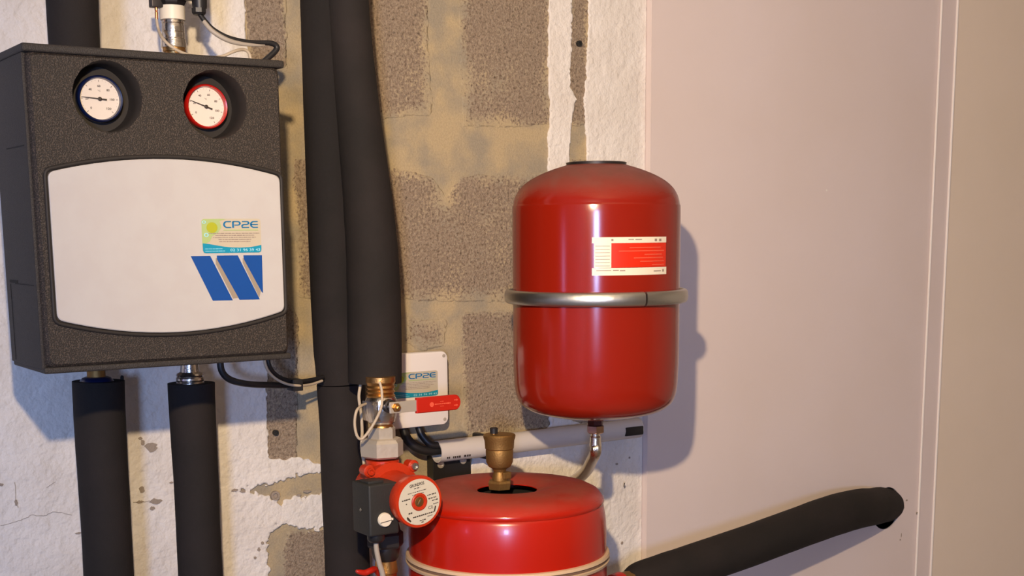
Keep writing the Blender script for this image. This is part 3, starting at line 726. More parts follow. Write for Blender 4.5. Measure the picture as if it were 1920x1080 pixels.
b = NB(); c = P(298, 5, HT); box(b, c[0]-.014, c[0]+.02, c[1]-.008, c[1]+.008, c[2]-.008, c[2]+.012, .002); build('sensor_clip', b, M['darkmetal'], t)
vp('sensor_stub', [(8, 3), (20, 3), (20.5, 2.4), (22, 2.4), (22.5, 3), (36, 2.8)], mat('copper', srgb(190, 120, 84), .3, 1.0), t, 12, xc=293)
t = empty('cable_connector', 'black ribbed cable gland hanging above the station with grey-black cable', 'connector', P(373, 28, HT+.03))
vp('gland_body', [(-70, 15), (-20, 15), (12, 13.5), (16, 13)], M['black'], t, 16, xc=373, h=HT+.03)
vp('gland_nut', [(16, 14), (24, 14), (28, 11)], M['black'], t, 8, xc=373, h=HT+.03)
b = NB(); c = P(345, -8, HT+.03); box(b, c[0]-.02, c[0]+.03, c[1]-.008, c[1]+.01, c[2]-.006, c[2]+.03, .002); build('gland_bracket', b, M['darkmetal'], t)
def cable(name, label, ctrl, m, n=10, k=8, extra=None, cat='cable'):
    b = NB(); ptube(b, ctrl, n, k); return build(name, b, m, smooth=60, label=label, cat=cat)
HCB = .24
t = empty('cable', 'grey and black twin cable curving down onto the station top corner', 'cable', P(498, 116, HCB))
b = NB(); ptube(b, [(374, 26, HT+.03, 9), (386, 42, HT+.03, 10), (400, 56, .235, 10), (425, 70, HCB, 10), (455, 78, HCB, 10), (480, 80, HCB, 9), (508, 81, HCB, 10), (519, 88, HCB, 11), (514, 98, HCB, 11), (494, 116, HCB, 11)], 12, 8); build('black_cable', b, M['black'], t, smooth=60)
b = NB(); ptube(b, [(382, 40, .237, 8), (398, 58, .246, 9), (424, 74, .252, 9), (452, 82, .252, 8), (484, 85, .25, 5), (496, 85, .245, 3)], 12, 8); build('grey_cable', b, M['cable_grey'], t, smooth=60)
cable('sensor_cable', 'thin beige sensor cable sagging across the top of the station', [(293, 34, HT, 5), (297, 55, HT, 5.5), (305, 72, .23, 6), (322, 88, .245, 6), (350, 102, .245, 6), (385, 108, .245, 6), (415, 106, .245, 6), (440, 96, .245, 6), (457, 93, .24, 6), (467, 100, .24, 6), (471, 116, .24, 6)], M['cable_beige'])
HB = .16
t = empty('cable', 'thick black cable pair looping under the station to the riser', 'cable', P(480, 727, HB))
b = NB(); ptube(b, [(412, 670, HB, 13), (416, 696, HB, 13), (432, 712, HB, 13), (465, 720, HB, 12), (510, 722, .14, 12), (548, 722, .12, 11), (580, 718, .10, 10), (606, 712, .09, 10)], 12, 8); build('black_cable', b, M['black'], t, smooth=60)
b = NB(); ptube(b, [(500, 660, .15, 8), (506, 688, .15, 8), (522, 706, .14, 8), (550, 715, .13, 8), (580, 713, .11, 8), (606, 707, .10, 8)], 12, 8); build('black_cable', b, M['black'], t, smooth=60)
b = NB(); c = P(550, 720, .125); box(b, c[0]-.010, c[0]+.010, c[1]-.02, c[1]+.008, c[2]-.011, c[2]+.010, .002); build('cable_tie', b, M['black'], t)
cable('sensor_cable', 'thin beige cable tied to the black cables below the station', [(495, 660, .155, 5), (498, 686, .155, 5), (512, 706, .15, 5), (535, 719, .15, 5), (560, 723, .145, 5), (582, 721, .125, 5), (604, 714, .11, 5)], M['cable_beige'])

# ------------------------------------------------------------------ junction box with sticker, black tails and grey conduit
jh = .055
jl, jr_ = float(P(737, 725, jh)[0]), float(P(841, 725, jh)[0]); jt, jb = float(P(838, 657.5, jh)[2]), float(P(838, 796, jh)[2])
t = empty('junction_box', 'flat white junction box with stickered lid behind the red lever', 'junction box', ((jl+jr_)/2, -jh/2, jb))
b = NB(); box(b, jl-.02+.003, jr_-.003, -jh+.008, -.0055, jb+.003, jt-.003, .006, 3); build('base_box', b, M['white'], t)
b = NB(); rr = [rrect(jl-.02+i_, jr_-i_, jb+i_, jt-i_, .013, -y_, 6) for i_, y_ in ((0, jh-.012), (0, jh-.004), (.0015, jh-.001), (.004, jh))]; loft(b, rr); lid = build('lid', b, M['white'], t, smooth=35)
for x, y in ((832, 667), (834, 786)):
    b = NB(); c = P(x, y, jh); lathe(b, c, (0, -1, 0), [(-.001, .0035), (.0006, .0035), (.0009, .002)], 14); build('lid_screw', b, M['cable_grey'], lid)
sw = P(821, 730, jh)
q00 = np.array([P(735, 748, jh)[0], -jh, P(821, 741, jh)[2]]); q10 = np.array([sw[0], -jh, P(821, 741, jh)[2]]); q01 = np.array([q00[0], -jh, P(821, 694, jh)[2]])
sticker(t, Qs(q00, q10, q01))
HD = .045
t = empty('conduit', 'grey plastic conduit pipe running sideways above the lower red tank', 'conduit', P(1000, 850, HD))
cA = P(816, 843, HD); cr = 20.5*M2(870, 840, HD); zc = float(P(1000, 826, HD)[2])
def xat(x, h=HD): return float(P(x, 826, h)[0])
zc = float(P(870, 841, HD)[2]); zc2 = float(P(1165, 806, HD)[2])
def zx(x): return zc+(zc2-zc)*(x-xat(870))/(xat(1165)-xat(870))
def hpipe(bm, xa_, xb_, r, yc=-HD, ri=None):
    p0 = np.array([xa_, yc, zx(xa_)]); p1 = np.array([xb_, yc, zx(xb_)]); L_ = np.linalg.norm(p1-p0)
    ri = r*.88
    lathe(bm, p0, p1-p0, [(.02, ri), (0, ri), (0, r), (L_, r), (L_, ri), (L_-.02, ri)], 32)
b = NB(); hpipe(b, xat(818), xat(905), cr); seg1 = build('conduit_length', b, M['conduit'], t, smooth=40)
b = NB(); hpipe(b, xat(911), xat(1196, .045), cr*.97); build('conduit_length', b, M['conduit'], t, smooth=40)
b = NB(); x_ = xat(904); box(b, x_, xat(915), -HD-cr-.004, -.0055, zx(x_)-cr-.004, zx(x_)+cr+.002, .004, 2); build('pipe_clip', b, M['black'], t)
b = NB(); x_ = xat(1172, .065); box(b, x_, xat(1207, .067), -HD-.022, -.0055, zx(x_)-.012, zx(x_)+.008, .003, 2); build('pipe_clip', b, M['black'], t)
# print on the conduit, low on its front
b = NB(); rnd = random.Random(2); xx = xat(828)
for k in range(9):
    wd = rnd.choice((.004, .005, .007)); 
    if k in (2, 6): xx += .006
    a0 = math.radians(-30); y_ = -HD-(cr+.0004)*math.cos(a0)
    zz = zx(xx)+(cr+.0004)*math.sin(a0)
    sheet(b, [(xx, y_, zz-.002), (xx+wd*.7, y_, zz-.002), (xx+wd*.7, y_-.0008, zz+.002), (xx, y_-.0008, zz+.002)], 0, th=.0003); xx += wd
build('conduit_print', b, M['ink'], seg1, smooth=0)
b = NB(); ptube(b, [(756, 790, .03, 17), (757, 806, .032, 17), (766, 826, .036, 18), (786, 842, .042, 18), (810, 846, .045, 17), (835, 843, .045, 15)], 14, 8)
build('cable', b, M['black'], smooth=60, label='left of the two black cables dropping from the junction box into the conduit', cat='cable')
b = NB(); ptube(b, [(784, 788, .032, 14), (786, 804, .034, 14), (794, 820, .04, 14), (810, 834, .048, 14), (835, 834, .052, 12)], 14, 8)
build('cable', b, M['black'], smooth=60, label='right of the two black cables dropping from the junction box into the conduit', cat='cable')

# ------------------------------------------------------------------ ball valve with red lever
HV = .231; vx = P(715, 780, HV)
t = empty('ball_valve', 'nickel ball valve with red lever handle below the leaning insulated pipe', 'valve', (vx[0], vx[1], P(715, 857, HV)[2]))
vp('brass_thread', [(745, 26), (741, 27), (738, 24), (734, 27), (730, 24), (726, 27), (722, 25), (716, 28), (706, 28)], M['brass'], t, xc=713, h=HV, fix=vx, sm=20)
vp('valve_body', [(796, 20), (790, 26), (782, 28), (770, 30), (752, 30), (746, 28), (743, 26)], M['chrome'], t, xc=715, h=HV, fix=vx)
b = NB(); z_ = P(715, 768, HV)[2]; s_ = M2(715, 765, HV)
box(b, vx[0]-29*s_, vx[0]-10*s_, vx[1]-.022, vx[1]+.02, z_-20*s_, z_+18*s_, .003); build('body_flat', b, M['chrome'], t)
vp('brass_ring', [(800, 22), (797, 21), (793, 22), (786, 24)], M['brass'], t, xc=716, h=HV, fix=vx)
vp('hex_neck', [(826, 27), (803, 27), (799, 23)], M['galv'], t, 6, xc=716, h=HV, fix=vx, sm=20, ph=.35)
vp('union_nut', [(857, 34), (853, 41), (828, 41), (822, 36), (820, 30)], M['galv'], t, 6, xc=717, h=HV, fix=vx, sm=20, ph=.3)
hv2 = HV+.052
st = P(739, 764, hv2)
b = NB(); lathe(b, (vx[0], vx[1], st[2]), (0, -1, 0), [(0, 13*s_), (.036, 13*s_), (.037, 10*s_), (hv2-HV+.002, 10*s_)], 24)
build('stem', b, M['darkmetal'], t)
st = np.array([vx[0], 0, st[2]]); yb = -hv2
lx1 = float(P(779, 760, hv2)[0]); lx2 = float(P(861, 755, hv2)[0]); s2 = M2(820, 755, hv2)
b = NB(); box(b, st[0]-.012, lx1+.006, yb-.0035, yb+.001, st[2]-10.5*s2, st[2]+10.5*s2, .001); lev = build('lever_arm', b, M['galv'], t, smooth=0)
b = NB(); lathe(b, (st[0], yb-.003, st[2]), (0, -1, 0), [(0, 9*s_), (.001, 9*s_), (.0012, 7*s_), (.006, 7*s_), (.0065, 4*s_), (.010, 4*s_), (.0105, 3*s_)], 6); build('handle_nut', b, M['brass'], t, smooth=20)
def grip_out(g, y):
    r = 14.5*s2-g; o = [(lx1+g, y, st[2]-r), (lx1+g, y, st[2]+r)]
    R2 = 11*s2; 
    for k in range(9): a = PI/2-PI*k/8; o.append((lx2-R2+R2*math.cos(a)-g*.5, y, st[2]+(r)*math.sin(a)))
    return o
b = NB(); loft(b, [grip_out(.001, yb+.003), grip_out(0, yb+.0015), grip_out(0, yb-.004), grip_out(.0015, yb-.0058)])
grip = build('lever_grip', b, M['grip'], t, smooth=25, label='red vinyl grip')
gy = yb-.006
b = NB(); gm = lambda u, v: (lx1+(lx2-lx1)*u, gy, st[2]+v*s2)
lathe(b, (lx1+(lx2-lx1)*.33, gy, st[2]), (0, -1, 0), [(-.0005, 4.5*s2), (.0004, 4.5*s2)], 14)
rnd = random.Random(9); dashes(b, gm, .4, .76, 0, 3, rnd, .03, .05, .006, th=.0003); dashes(b, gm, .52, .6, 4.5, 1.6, rnd, .02, .04, .006, th=.0003); dashes(b, gm, .52, .6, -4.5, 1.6, rnd, .02, .04, .006, th=.0003)
for sgn in (-1, 1): sheet(b, [gm(.84, sgn*5-1), gm(.90, sgn*5-1), gm(.90, sgn*5-2.4), gm(.93, sgn*5), gm(.90, sgn*5+2.4), gm(.90, sgn*5+1), gm(.84, sgn*5+1)], 0, th=.0003)
build('grip_print', b, M['label_pink'], grip, smooth=0)
cable('sensor_cable', 'beige sensor cable looped beside the ball valve', [(712, 716, 0.271, 5), (716, 735, 0.276, 5.5), (715, 762, 0.281, 5.5), (706, 785, 0.276, 5.5), (692, 808, 0.271, 5.5), (678, 823, 0.266, 5.5), (669, 816, 0.266, 5.5), (665, 794, 0.266, 5.5), (668, 772, 0.266, 5.5), (676, 762, 0.256, 5.5), (686, 757, 0.241, 5)], M['cable_beige'])
cable('sensor_cable', 'beige cable hanging straight down behind the ball valve', [(676, 720, 0.196, 6), (673, 745, 0.196, 6), (677, 775, 0.196, 6), (679, 810, 0.196, 6), (678, 840, 0.196, 6), (682, 866, 0.196, 6), (684, 900, 0.196, 6)], M['cable_beige'])

# ------------------------------------------------------------------ circulation pump
px_ = float(vx[0]); py_ = float(vx[1])
hf = .27
pf = P(786, 941, hf)
# pick the depth of the motor face so that it sits straight in front of the pipe axis
for _ in range(30):
    pf = P(786, 941, hf); hf += (px_-pf[0])*-.6 if False else 0
lo, hi = .17, .6
for _ in range(40):
    mid_ = (lo+hi)/2
    if P(786, 941, mid_)[0] > px_: lo = mid_
    else: hi = mid_
hf = (lo+hi)/2; pf = P(786, 941, hf); zf = float(pf[2]); rf = 50.5*M2(786, 941, hf)
t = empty('circulation_pump', 'red circulation pump with round nameplate and black terminal box beside the lower tank', 'pump', (px_, py_, zf-.05))
ax = (px_, py_, zf)
D_ = hf+py_            # distance from pipe axis to motor face
b = NB(); lathe(b, ax, (0, -1, 0), [(-.045, .02), (-.04, .038), (-.01, rf*.98), (.018, rf*1.02), (.02, rf*1.2), (.034, rf*1.2), (.036, rf*.9), (.05, rf*.84), (D_*.72, rf*.84), (D_*.78, rf*.93), (D_-.004, rf*1.0), (D_, rf*.965), (D_, rf*.9)], 48)
build('motor_can', b, M['pumpred'], t, smooth=35)
zt_ = float(P(716, 861, HV)[2])
b = NB(); lathe(b, (px_, py_, zf-.1), (0, 0, 1), [(0, .019), (.02, .021), (.045, .027), (zt_-zf+.1-.03, .027), (zt_-zf+.1-.022, .022), (zt_-zf+.1-.01, .022), (zt_-zf+.1-.009, .03), (zt_-zf+.1, .03)], 28); build('volute', b, M['pumpred'], t, smooth=35)
b = NB(); yb_ = py_-.030
for sx in (-1, 1):
    for sz in (-1, 1):
        b = NB(); c = (px_+sx*rf*.96, yb_, zf+sz*rf*.96); lathe(b, (c[0], py_-.014, c[2]), (0, -1, 0), [(0, .010), (.02, .011), (.022, .009)], 16)
        build('flange_lug', b, M['pumpred'], t)
for sx in (-1, 1):
    b = NB(); c = (px_+sx*rf*.96, py_-.035, zf+rf*.96); lathe(b, c, (0, -1, 0), [(0, .0065), (.007, .0065), (.0072, .004), (.004, .0035)], 16); build('flange_bolt', b, M['steel'] if sx > 0 else M['pumpred'], t)
yn = -hf
b = NB(); lathe(b, (px_, yn+.0005, zf), (0, -1, 0), [(0, rf*.87), (.0012, rf*.87), (.0012, rf*.34), (0, rf*.34)], 48)
for f in [f for f in b.faces if len(f.verts) > 4]: bmesh.ops.delete(b, geom=[f], context='FACES_ONLY')
npl = build('nameplate', b, mat('nameplate_foil', srgb(206, 198, 180), .42), t)
ti = math.radians(8)
def fm(u, v, l=.0009):    # unit disc on nameplate, turned a little
    return (px_+rf*.87*(u*math.cos(ti)-v*math.sin(ti)), yn-l, zf+rf*.87*(u*math.sin(ti)+v*math.cos(ti)))
b = NB(); put_text(b, 'GRUNDFOS', fm, -.36, .36, .70, .84, .03); rnd = random.Random(5)
for v_, u0, u1, hh in ((.62, -.16, .14, .035), (.47, -.5, .42, .03), (.36, -.3, .3, .025), (.24, -.82, -.42, .06), (.18, .42, .86, .05), (.02, .46, .84, .07), (-.1, .62, .9, .05), (-.26, .66, .9, .05), (.06, -.66, -.6, .04), (-.38, -.6, -.42, .06), (-.82, -.12, .18, .05), (-.72, .28, .56, .03), (-.9, -.05, .06, .04)):
    dashes(b, lambda u, v: fm(u, v, .0008), u0, u1, v_, hh, rnd, .05, .12, .03, th=.0002)
dashes(b, lambda u, v: fm(u, v, .0008), -.42, .6, -.6, .06, rnd, .06, .1, .02, th=.0002)
put_text(b, 'CE', fm, .38, .62, -.44, -.30)
sheet(b, [fm(-.72, -.52), fm(-.66, -.5), (fm(-.52, -.72)), fm(-.58, -.76), fm(-.70, -.62)], 0, th=.0002); sheet(b, [fm(.72, -.36), fm(.78, -.38), fm(.68, -.6), fm(.6, -.62), fm(.66, -.5)], 0, th=.0002)
build('nameplate_print', b, M['ink'], npl, smooth=0)
b = NB(); lathe(b, (px_, yn+.002, zf), (0, -1, 0), [(-.008, rf*.33), (.0035, rf*.33), (.0045, rf*.29), (.004, rf*.24), (-.003, rf*.22)], 36); build('hub_ring', b, M['pumpred'], t)
b = NB(); lathe(b, (px_, yn+.001, zf), (0, -1, 0), [(0, rf*.19), (.0015, rf*.19), (.002, rf*.15)], 24); vs_ = build('vent_screw', b, M['brass'], t)
b = NB(); stroke(b, [(-.05, -.06), (.05, .06)], .03, lambda u, v: fm(u*1.6, v*1.6, .0012), 0, .0003); build('screw_slot', b, M['zinc'], vs_, smooth=0)
# terminal box on the left of the motor
htb = HV+.094
tx0, tx1 = float(P(692, 950, htb)[0]), float(P(748, 950, htb)[0]); tz1, tz0 = float(P(705, 909, htb)[2]), float(P(705, 1006, htb)[2])
b = NB(); box(b, tx0, tx1, -htb, -htb+.062, tz0, tz1, .004, 3); tb = build('terminal_box', b, M['matblack'], t, smooth=50)
b = NB(); box(b, tx0+.006, tx1-.022, -htb+.012, -htb+.045, tz1-.001, tz1+.004, .0015); build('box_top_ridge', b, M['matblack'], tb)
kx = P(720, 974, htb); kr = 13.5*M2(720, 974, htb)
b = NB(); lathe(b, (kx[0], -htb+.001, kx[2]), (0, -1, 0), [(0, kr), (.006, kr), (.008, kr*.9)], 28); box(b, kx[0]+kr*.8, kx[0]+kr*1.2, -htb-.006, -htb, kx[2]-.002, kx[2]+.002)
kn = build('speed_knob', b, M['ivory'], tb, label='round ivory slotted knob')
b = NB(); stroke(b, [(-kr*.85, -.003), (kr*.95, .0)], .0011, lambda u, v: (kx[0]+u, -htb-.0072, kx[2]+v-.001), 0, .0005); build('knob_slot', b, M['ink'], kn, smooth=0)
b = NB(); c = (tx0-.0005, -htb+.03, (tz0+tz1)/2-.002); lathe(b, c, (-1, 0, 0), [(0, .0035), (.0012, .003)], 4); build('side_screw', b, M['zinc'], tb, smooth=0)
g_ = P(705, 1010, htb-.02)
b = NB(); lathe(b, (g_[0], g_[1], tz0+.001), (0, 0, -1), [(0, .0155), (.010, .0155), (.015, .012), (.017, .007)], 20); build('cable_gland', b, M['black'], t)
cable('power_cable', 'grey power cable leaving the bottom of the black pump terminal box', [(705, 1012, htb-.02, 9), (706, 1030, htb-.02, 10), (711, 1055, htb-.02, 10), (718, 1080, htb-.02, 10.5), (724, 1130, htb-.02, 10.5), (724, 1180, htb-.02, 10.5)], M['cable_grey'])
# lower valve under the pump
vx2 = (px_+.002, py_, 0)
t = empty('isolating_valve', 'dull brass and steel valve under the pump with small red handle', 'valve', (px_, py_, P(738, 1180, HV)[2]))
vp('hex_nut', [(1022, 33), (1018, 35), (998, 35), (994, 30), (978, 26)], M['darkmetal'], t, 6, xc=735, h=HV, fix=vx2, sm=20, ph=.3)
vp('tail_piece', [(1048, 20), (1042, 24), (1026, 27), (1022, 27)], M['darkmetal'], t, xc=735, h=HV, fix=vx2)
vp('brass_body', [(1900, 20), (1200, 20), (1190, 22), (1090, 22), (1086, 20), (1072, 20), (1070, 22), (1060, 21), (1052, 20), (1046, 20)], M['brass'], t, xc=735, h=HV, fix=vx2)
b = NB(); hh = HV+.02; tube(b, smooth_path([prow(718, 1084, hh, 12), prow(704, 1068, hh+.01, 12), prow(695, 1070, hh+.02, 12), prow(684, 1074, hh+.02, 12), prow(672, 1072, hh+.02, 9), prow(668, 1070, hh+.02, 5)], 6), 12); build('red_handle', b, M['grip'], t)

# ------------------------------------------------------------------ upper expansion tank
TC = np.array([1.524, -.32]); TR = .155
def tz(y): return float(P(1118, y, .32)[2])
t = empty('expansion_tank', 'glossy dark red expansion tank in a steel hoop, mounted high on the wall', 'tank', (TC[0], TC[1], tz(785)))
k_ = TR/156.0
prof = [(tz(786), 10*k_), (tz(783), 50*k_), (tz(776), 92*k_), (tz(768), 122*k_), (tz(757), 140*k_), (tz(744), 149*k_), (tz(725), 153.5*k_), (tz(700), 155*k_), (tz(660), 156*k_), (tz(520), 156*k_), (tz(400), 156*k_), (tz(385), 154.5*k_), (tz(370), 151*k_), (tz(354), 142*k_), (tz(340), 127*k_), (tz(328), 106*k_), (tz(318), 82*k_), (tz(311), 60*k_), (tz(309), 54*k_)]
pp = smooth_path(prof, 4)
b = NB(); lathe(b, (TC[0], TC[1], 0), (0, 0, 1), [(p[0], max(p[1], .001)) for p in pp], 96); build('tank_shell', b, M['red'], t, smooth=50)
b = NB(); lathe(b, (TC[0], TC[1], tz(312)), (0, 0, 1), [(0, 55*k_), (tz(305)-tz(312), 56*k_), (tz(304)-tz(312), 52*k_), (tz(308)-tz(312), 48*k_)], 64); build('top_ring', b, M['darkmetal'], t, smooth=30)
# hoop
zb = tz(554); b = NB(); rings = []
a0 = on_cyl(1212, 555, TC, TR+.014)[0]
for k in range(97):
    a = a0+.012+(2*PI-.024)*k/96; cs = []
    for q in range(12):
        f_ = 2*PI*q/12; cs.append((TC[0]+(TR+.0085+.0075*math.cos(f_))*math.cos(a), TC[1]+(TR+.0085+.0075*math.cos(f_))*math.sin(a), zb+.0128*math.copysign(abs(math.sin(f_))**.7, math.sin(f_))))
    rings.append(cs)
loft(b, rings); build('steel_hoop', b, M['steel'], t, smooth=60)
b = NB(); box(b, TC[0]+.085, TC[0]+.125, TC[1]+.131, -.006, zb-.02, zb+.02, .002); build('wall_bracket', b, M['zinc'], t, smooth=0)
def cpatch(name, m, x0, x1, y0, y1, lift, par, n=14, label=None):
    (aa, z1_), (ab, z0_) = on_cyl(x0, y0, TC, TR), on_cyl(x1, y1, TC, TR); zt2 = on_cyl((x0+x1)/2, y0, TC, TR)[1]; zb2 = on_cyl((x0+x1)/2, y1, TC, TR)[1]
    b = NB(); fr_ = []; R_ = TR+lift
    for r_ in (R_, R_+.0004):
        fr_.append([[(TC[0]+r_*math.cos(aa+(ab-aa)*i/n), TC[1]+r_*math.sin(aa+(ab-aa)*i/n), z) for i in range(n+1)] for z in (zb2, zt2)])
    rings = [[fr_[0][0][i], fr_[1][0][i], fr_[1][1][i], fr_[0][1][i]] for i in range(n+1)]
    loft(b, rings); return build(name, b, m, par, smooth=30, label=label)
lab = cpatch('tank_label', M['ivory'], 1110, 1248.5, 502, 516, .0003, t, label='white bordered data label on the tank')
cpatch('label_header', M['ivory'], 1110, 1248.5, 444.5, 455.5, .0003, lab)
cpatch('label_table', M['ivory'], 1114, 1146, 455.5, 502, .0003, lab, 6)
cpatch('label_field', M['label_red'], 1146, 1247.5, 455.5, 501, .0003, lab)
for k in range(7): cpatch('table_rule', M['grey_ink'], 1116, 1143.5, 461+6.2*k, 461.9+6.2*k, .0008, lab, 4)
for k, (x0, x1) in enumerate(((1180, 1238), (1160, 1244), (1208, 1240), (1188, 1242), (1200, 1244), (1222, 1244))): cpatch('printed_line', M['label_pink'], x0, x1, 463+6.4*k, 464.8+6.4*k, .0008, lab, 8)
for (x0, x1, y0, y1) in ((1146, 1150, 448, 452), (1178, 1188, 448, 449.5), (1191, 1203, 448, 449.5), (1227, 1231, 447.5, 452), (1235, 1239, 447.5, 452), (1118, 1146, 507, 508.2), (1149, 1160, 506, 508), (1162, 1172, 506.5, 508.4), (1225, 1238, 507, 508.5), (1241, 1243.5, 504.5, 509)):
    cpatch('label_print', M['grey_ink'], x0, x1, y0, y1, .0008, lab, 3)
# bottom nipple and hose
c0 = (TC[0], TC[1], 0)
b = NB(); lathe(b, c0, (0, 0, 1), [(tz(796), .012), (tz(784), .0135), (tz(778), .017)], 24); build('tank_nipple', b, M['red'], t)
t = empty('flexible_hose', 'braided steel hose curving from the upper tank down behind the lower tank', 'hose', (TC[0], TC[1], tz(900)))
s_ = M2(1113, 800, .32)
b = NB(); lathe(b, c0, (0, 0, 1), [(tz(797), 14*s_), (tz(796), 15*s_), (tz(787), 15*s_), (tz(786), 13*s_)], 6, .2); build('upper_nut', b, M['brown'], t, smooth=20)
b = NB(); lathe(b, c0, (0, 0, 1), [(tz(812), 13*s_), (tz(810), 17*s_), (tz(798), 17*s_), (tz(797), 13*s_)], 6, .5); build('hose_nut', b, mat('pinkish_brass_nut', srgb(196, 160, 140), .32, 1.0), t, smooth=20)
b = NB(); lathe(b, c0, (0, 0, 1), [(tz(838), 10.5*s_), (tz(836), 11.5*s_), (tz(826), 10.5*s_), (tz(819), 10.5*s_), (tz(817), 9*s_), (tz(812), 9*s_)], 28); build('ferrule', b, M['chrome'], t, smooth=20)
def braid():
    m = mat('steel_braid', srgb(214, 204, 190), .24, 1.0); L = m.node_tree.links; b_ = m.node_tree.nodes['Principled BSDF']
    g = nd(m, 'ShaderNodeNewGeometry'); n = nd(m, 'ShaderNodeTexWave'); n.inputs['Scale'].default_value = 160; n.inputs['Distortion'].default_value = 1.5
    L.new(g.outputs['Position'], n.inputs['Vector']); u = nd(m, 'ShaderNodeBump'); u.inputs['Strength'].default_value = .4; u.inputs['Distance'].default_value = .001
    L.new(n.outputs['Fac'], u.inputs['Height']); L.new(u.outputs[0], b_.inputs['Normal']); return m
q0 = (TC[0], TC[1], tz(834), 11*s_)
b = NB(); hrow = [q0, (TC[0], TC[1], tz(848), 11*s_)]
for x, y, h in ((1110, 862, .28), (1099, 883, .20), (1079, 900, .12), (1052, 914, .07), (1020, 935, .055)): hrow.append(prow(x, y, h, 22))
tube(b, smooth_path(hrow, 6), 20); build('braided_hose', b, braid(), t, smooth=60)

# ------------------------------------------------------------------ lower red tank
LC = np.array([1.348, -.28]); LR = .186; kk = LR/187.0
def lz(y): return float(P(950, y, .28)[2])
t = empty('expansion_tank', 'bright red low tank with dusty domed lid and beige clamped seam', 'tank', (LC[0], LC[1], lz(1400)))
zl = lz(936)       # outer edge of the lid
prof = [(zl-.42, .08), (zl-.41, .15), (zl-.37, LR), (zl-.128, LR), (zl-.112, LR*.992), (zl-.100, LR*.992), (zl-.06, LR*.995), (zl-.03, LR*.985), (zl-.012, LR*.968), (zl-.004, LR*.955), (zl-.001, LR*.93)]
b = NB(); lathe(b, (LC[0], LC[1], 0), (0, 0, 1), prof, 96); build('tank_body', b, M['red2'], t, smooth=45)
lidp = [(zl-.006, LR*.93), (zl-.005, LR*.96), (zl-.001, LR*.972), (zl+.004, LR*.965), (zl+.016, LR*.915), (zl+.023, LR*.84), (zl+.027, LR*.66), (zl+.028, LR*.50), (zl+.0255, LR*.42), (zl+.021, LR*.35), (zl+.018, LR*.30), (zl+.0165, LR*.298)]
b = NB(); lathe(b, (LC[0], LC[1], 0), (0, 0, 1), lidp, 96)
for f in [f for f in b.faces if len(f.verts) > 4]: bmesh.ops.delete(b, geom=[f], context='FACES_ONLY')
build('tank_lid', b, M['dusty'], t, smooth=45)
b = NB(); lathe(b, (LC[0], LC[1], zl), (0, 0, 1), [(0, LR*.6), (.0008, LR*.6)], 40); build('opening_shade_disc', b, M['void'], t)  # flat black disc painted as the unlit hollow below the lid hole
b = NB(); zs_ = zl-.106
lathe(b, (LC[0], LC[1], zs_), (0, 0, 1), [(-.010, LR), (-.009, LR+.004), (-.004, LR+.0055), (-.0025, LR+.002), (.0025, LR+.002), (.004, LR+.0055), (.009, LR+.004), (.010, LR)], 96); sm_ = build('seam_band', b, mat('beige_band', srgb(206, 178, 146), .5), t, smooth=30)
b = NB(); lathe(b, (LC[0], LC[1], zs_), (0, 0, 1), [(-.0024, LR+.001), (-.0018, LR+.0035), (.0018, LR+.0035), (.0024, LR+.001)], 96); build('band_groove', b, mat('band_shade', srgb(120, 92, 72), .7), sm_, smooth=30)
# its wall bracket
t2 = empty('wall_bracket', 'black steel plate with two screw heads behind the lower tank', 'bracket', P(846, 900, .02))
bxa, bxb = float(P(812, 870, .03)[0]), float(P(882, 870, .03)[0]); zt3 = float(P(846, 852, .03)[2])
b = NB(); box(b, bxa, bxb, -.03, -.0055, zt3-.12, zt3, .001); build('plate', b, M['black'], t2, smooth=0)
for x, y in ((826, 871), (868, 863)):
    b = NB(); c = P(x, y, .03); lathe(b, c, (0, -1, 0), [(-.001, .0078), (.002, .0075), (.0025, .004), (.001, .003)], 16); build('screw_head', b, M['galv'], t2)
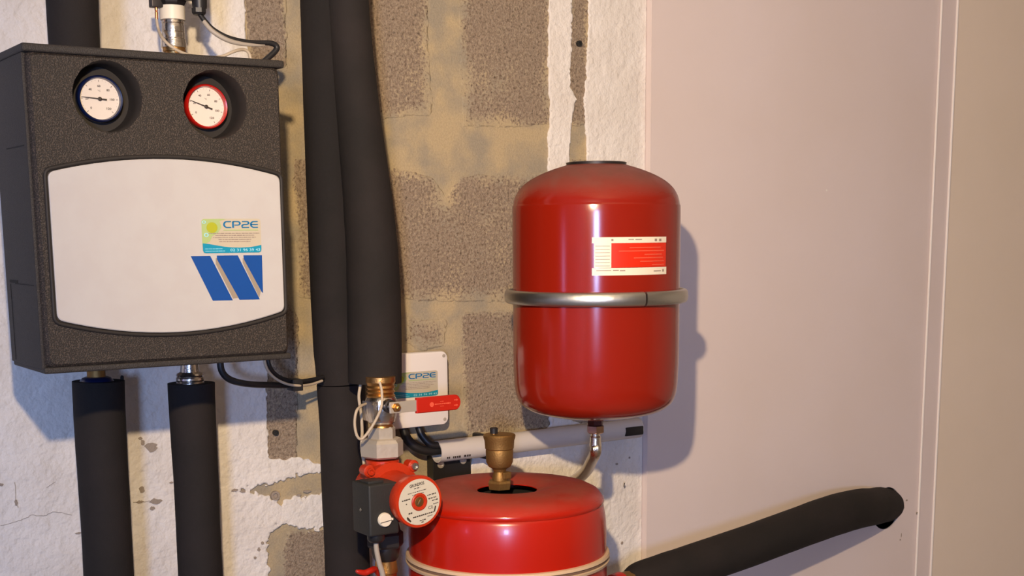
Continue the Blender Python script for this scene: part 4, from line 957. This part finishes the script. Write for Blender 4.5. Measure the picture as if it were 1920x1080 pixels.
# automatic air vent
AV = P(937, 900, .28); AV = np.array([AV[0], LC[1], 0])
t = empty('air_vent', 'brass bottle-shaped air vent with black cap standing on the lower tank lid', 'valve', (AV[0], AV[1], zl))
def av(name, pts, m, n=32, sm=30, ph=0, **k):
    b = NB(); vprof(b, 937, .28, pts, n, ph, AV); return build(name, b, m, t, smooth=sm, **k)
av('bottle_body', [(884, 11), (879, 13), (874, 21), (866, 25), (845, 26), (842, 25.3), (840, 27), (826, 28), (820, 30), (816, 30.5), (814, 29), (813, 20)], M['dullbrass'])
av('neck', [(900, 14), (894, 14), (884, 11)], M['dullbrass'], 20)
b = NB(); c = P(940, 888, .28); box(b, c[0]-.006, c[0]+.012, AV[1]-.016, AV[1], P(937, 897, .28)[2], P(937, 884, .28)[2], .002); build('neck_flat', b, M['dullbrass'], t, smooth=0)
av('hex_base', [(916, 22), (904, 24), (900, 22)], M['dullbrass'], 6, 20, .4)
c = P(926, 808, .28)
b = NB(); lathe(b, (c[0], AV[1], P(937, 815, .28)[2]), (0, 0, 1), [(0, .0042), (.006, .0042)], 12); build('cap_thread', b, M['brass'], t)
b = NB(); lathe(b, (c[0], AV[1], P(937, 811, .28)[2]), (0, 0, 1), [(0, .0072), (.0095, .0075), (.0105, .0062)], 16); build('black_cap', b, M['black'], t)

# ------------------------------------------------------------------ insulated pipe into the partition
t = empty('insulated_pipe', 'fat black insulated pipe slanting up into the hole in the partition', 'pipe', P(1300, 1100, .15))
ctrl = [(1198, 1094, .20, 70), (1204, 1090, .20, 76), (1240, 1079, .20, 79), (1300, 1059, .20, 79), (1400, 1025, .19, 78), (1490, 992, .17, 77), (1560, 967, .14, 77), (1608, 954, .10, 74), (1636, 950, .055, 70), (1650, 947, .02, 68), (1660, 946, -.01, 66), (1666, 946, -.05, 66)]
b = NB(); ptube(b, ctrl, 32, 8, .012); build('insulation_sleeve', b, M['sleeve'], t, smooth=60)
def seg(name, x0, x1, wpx, m, par, n=20, h=.20):
    b = NB(); y0 = 1094+(1198-x0)*.36; y1 = 1094+(1198-x1)*.36; tube(b, [prow(x0, y0, h, wpx), prow(x1, y1, h, wpx)], n); return build(name, b, m, par, smooth=30)
seg('brass_tail', 1166, 1202, 62, M['dullbrass'], t, 12); seg('red_collar', 1153, 1168, 68, M['grip'], t); seg('steel_nut', 1128, 1153, 40, M['zinc'], t, 6)

# nail with its washer on the plaster at the right
t = empty('nail', 'bent dark nail sticking out of the white wall under the conduit', 'nail', P(1172, 912, .006))
b = NB(); tube(b, [tuple(P(1172, 914, .002))+(.0012,), tuple(P(1170, 912, .02))+(.0012,), tuple(P(1171, 906, .03))+(.0012,)], 8); build('shank', b, M['darkmetal'], t)
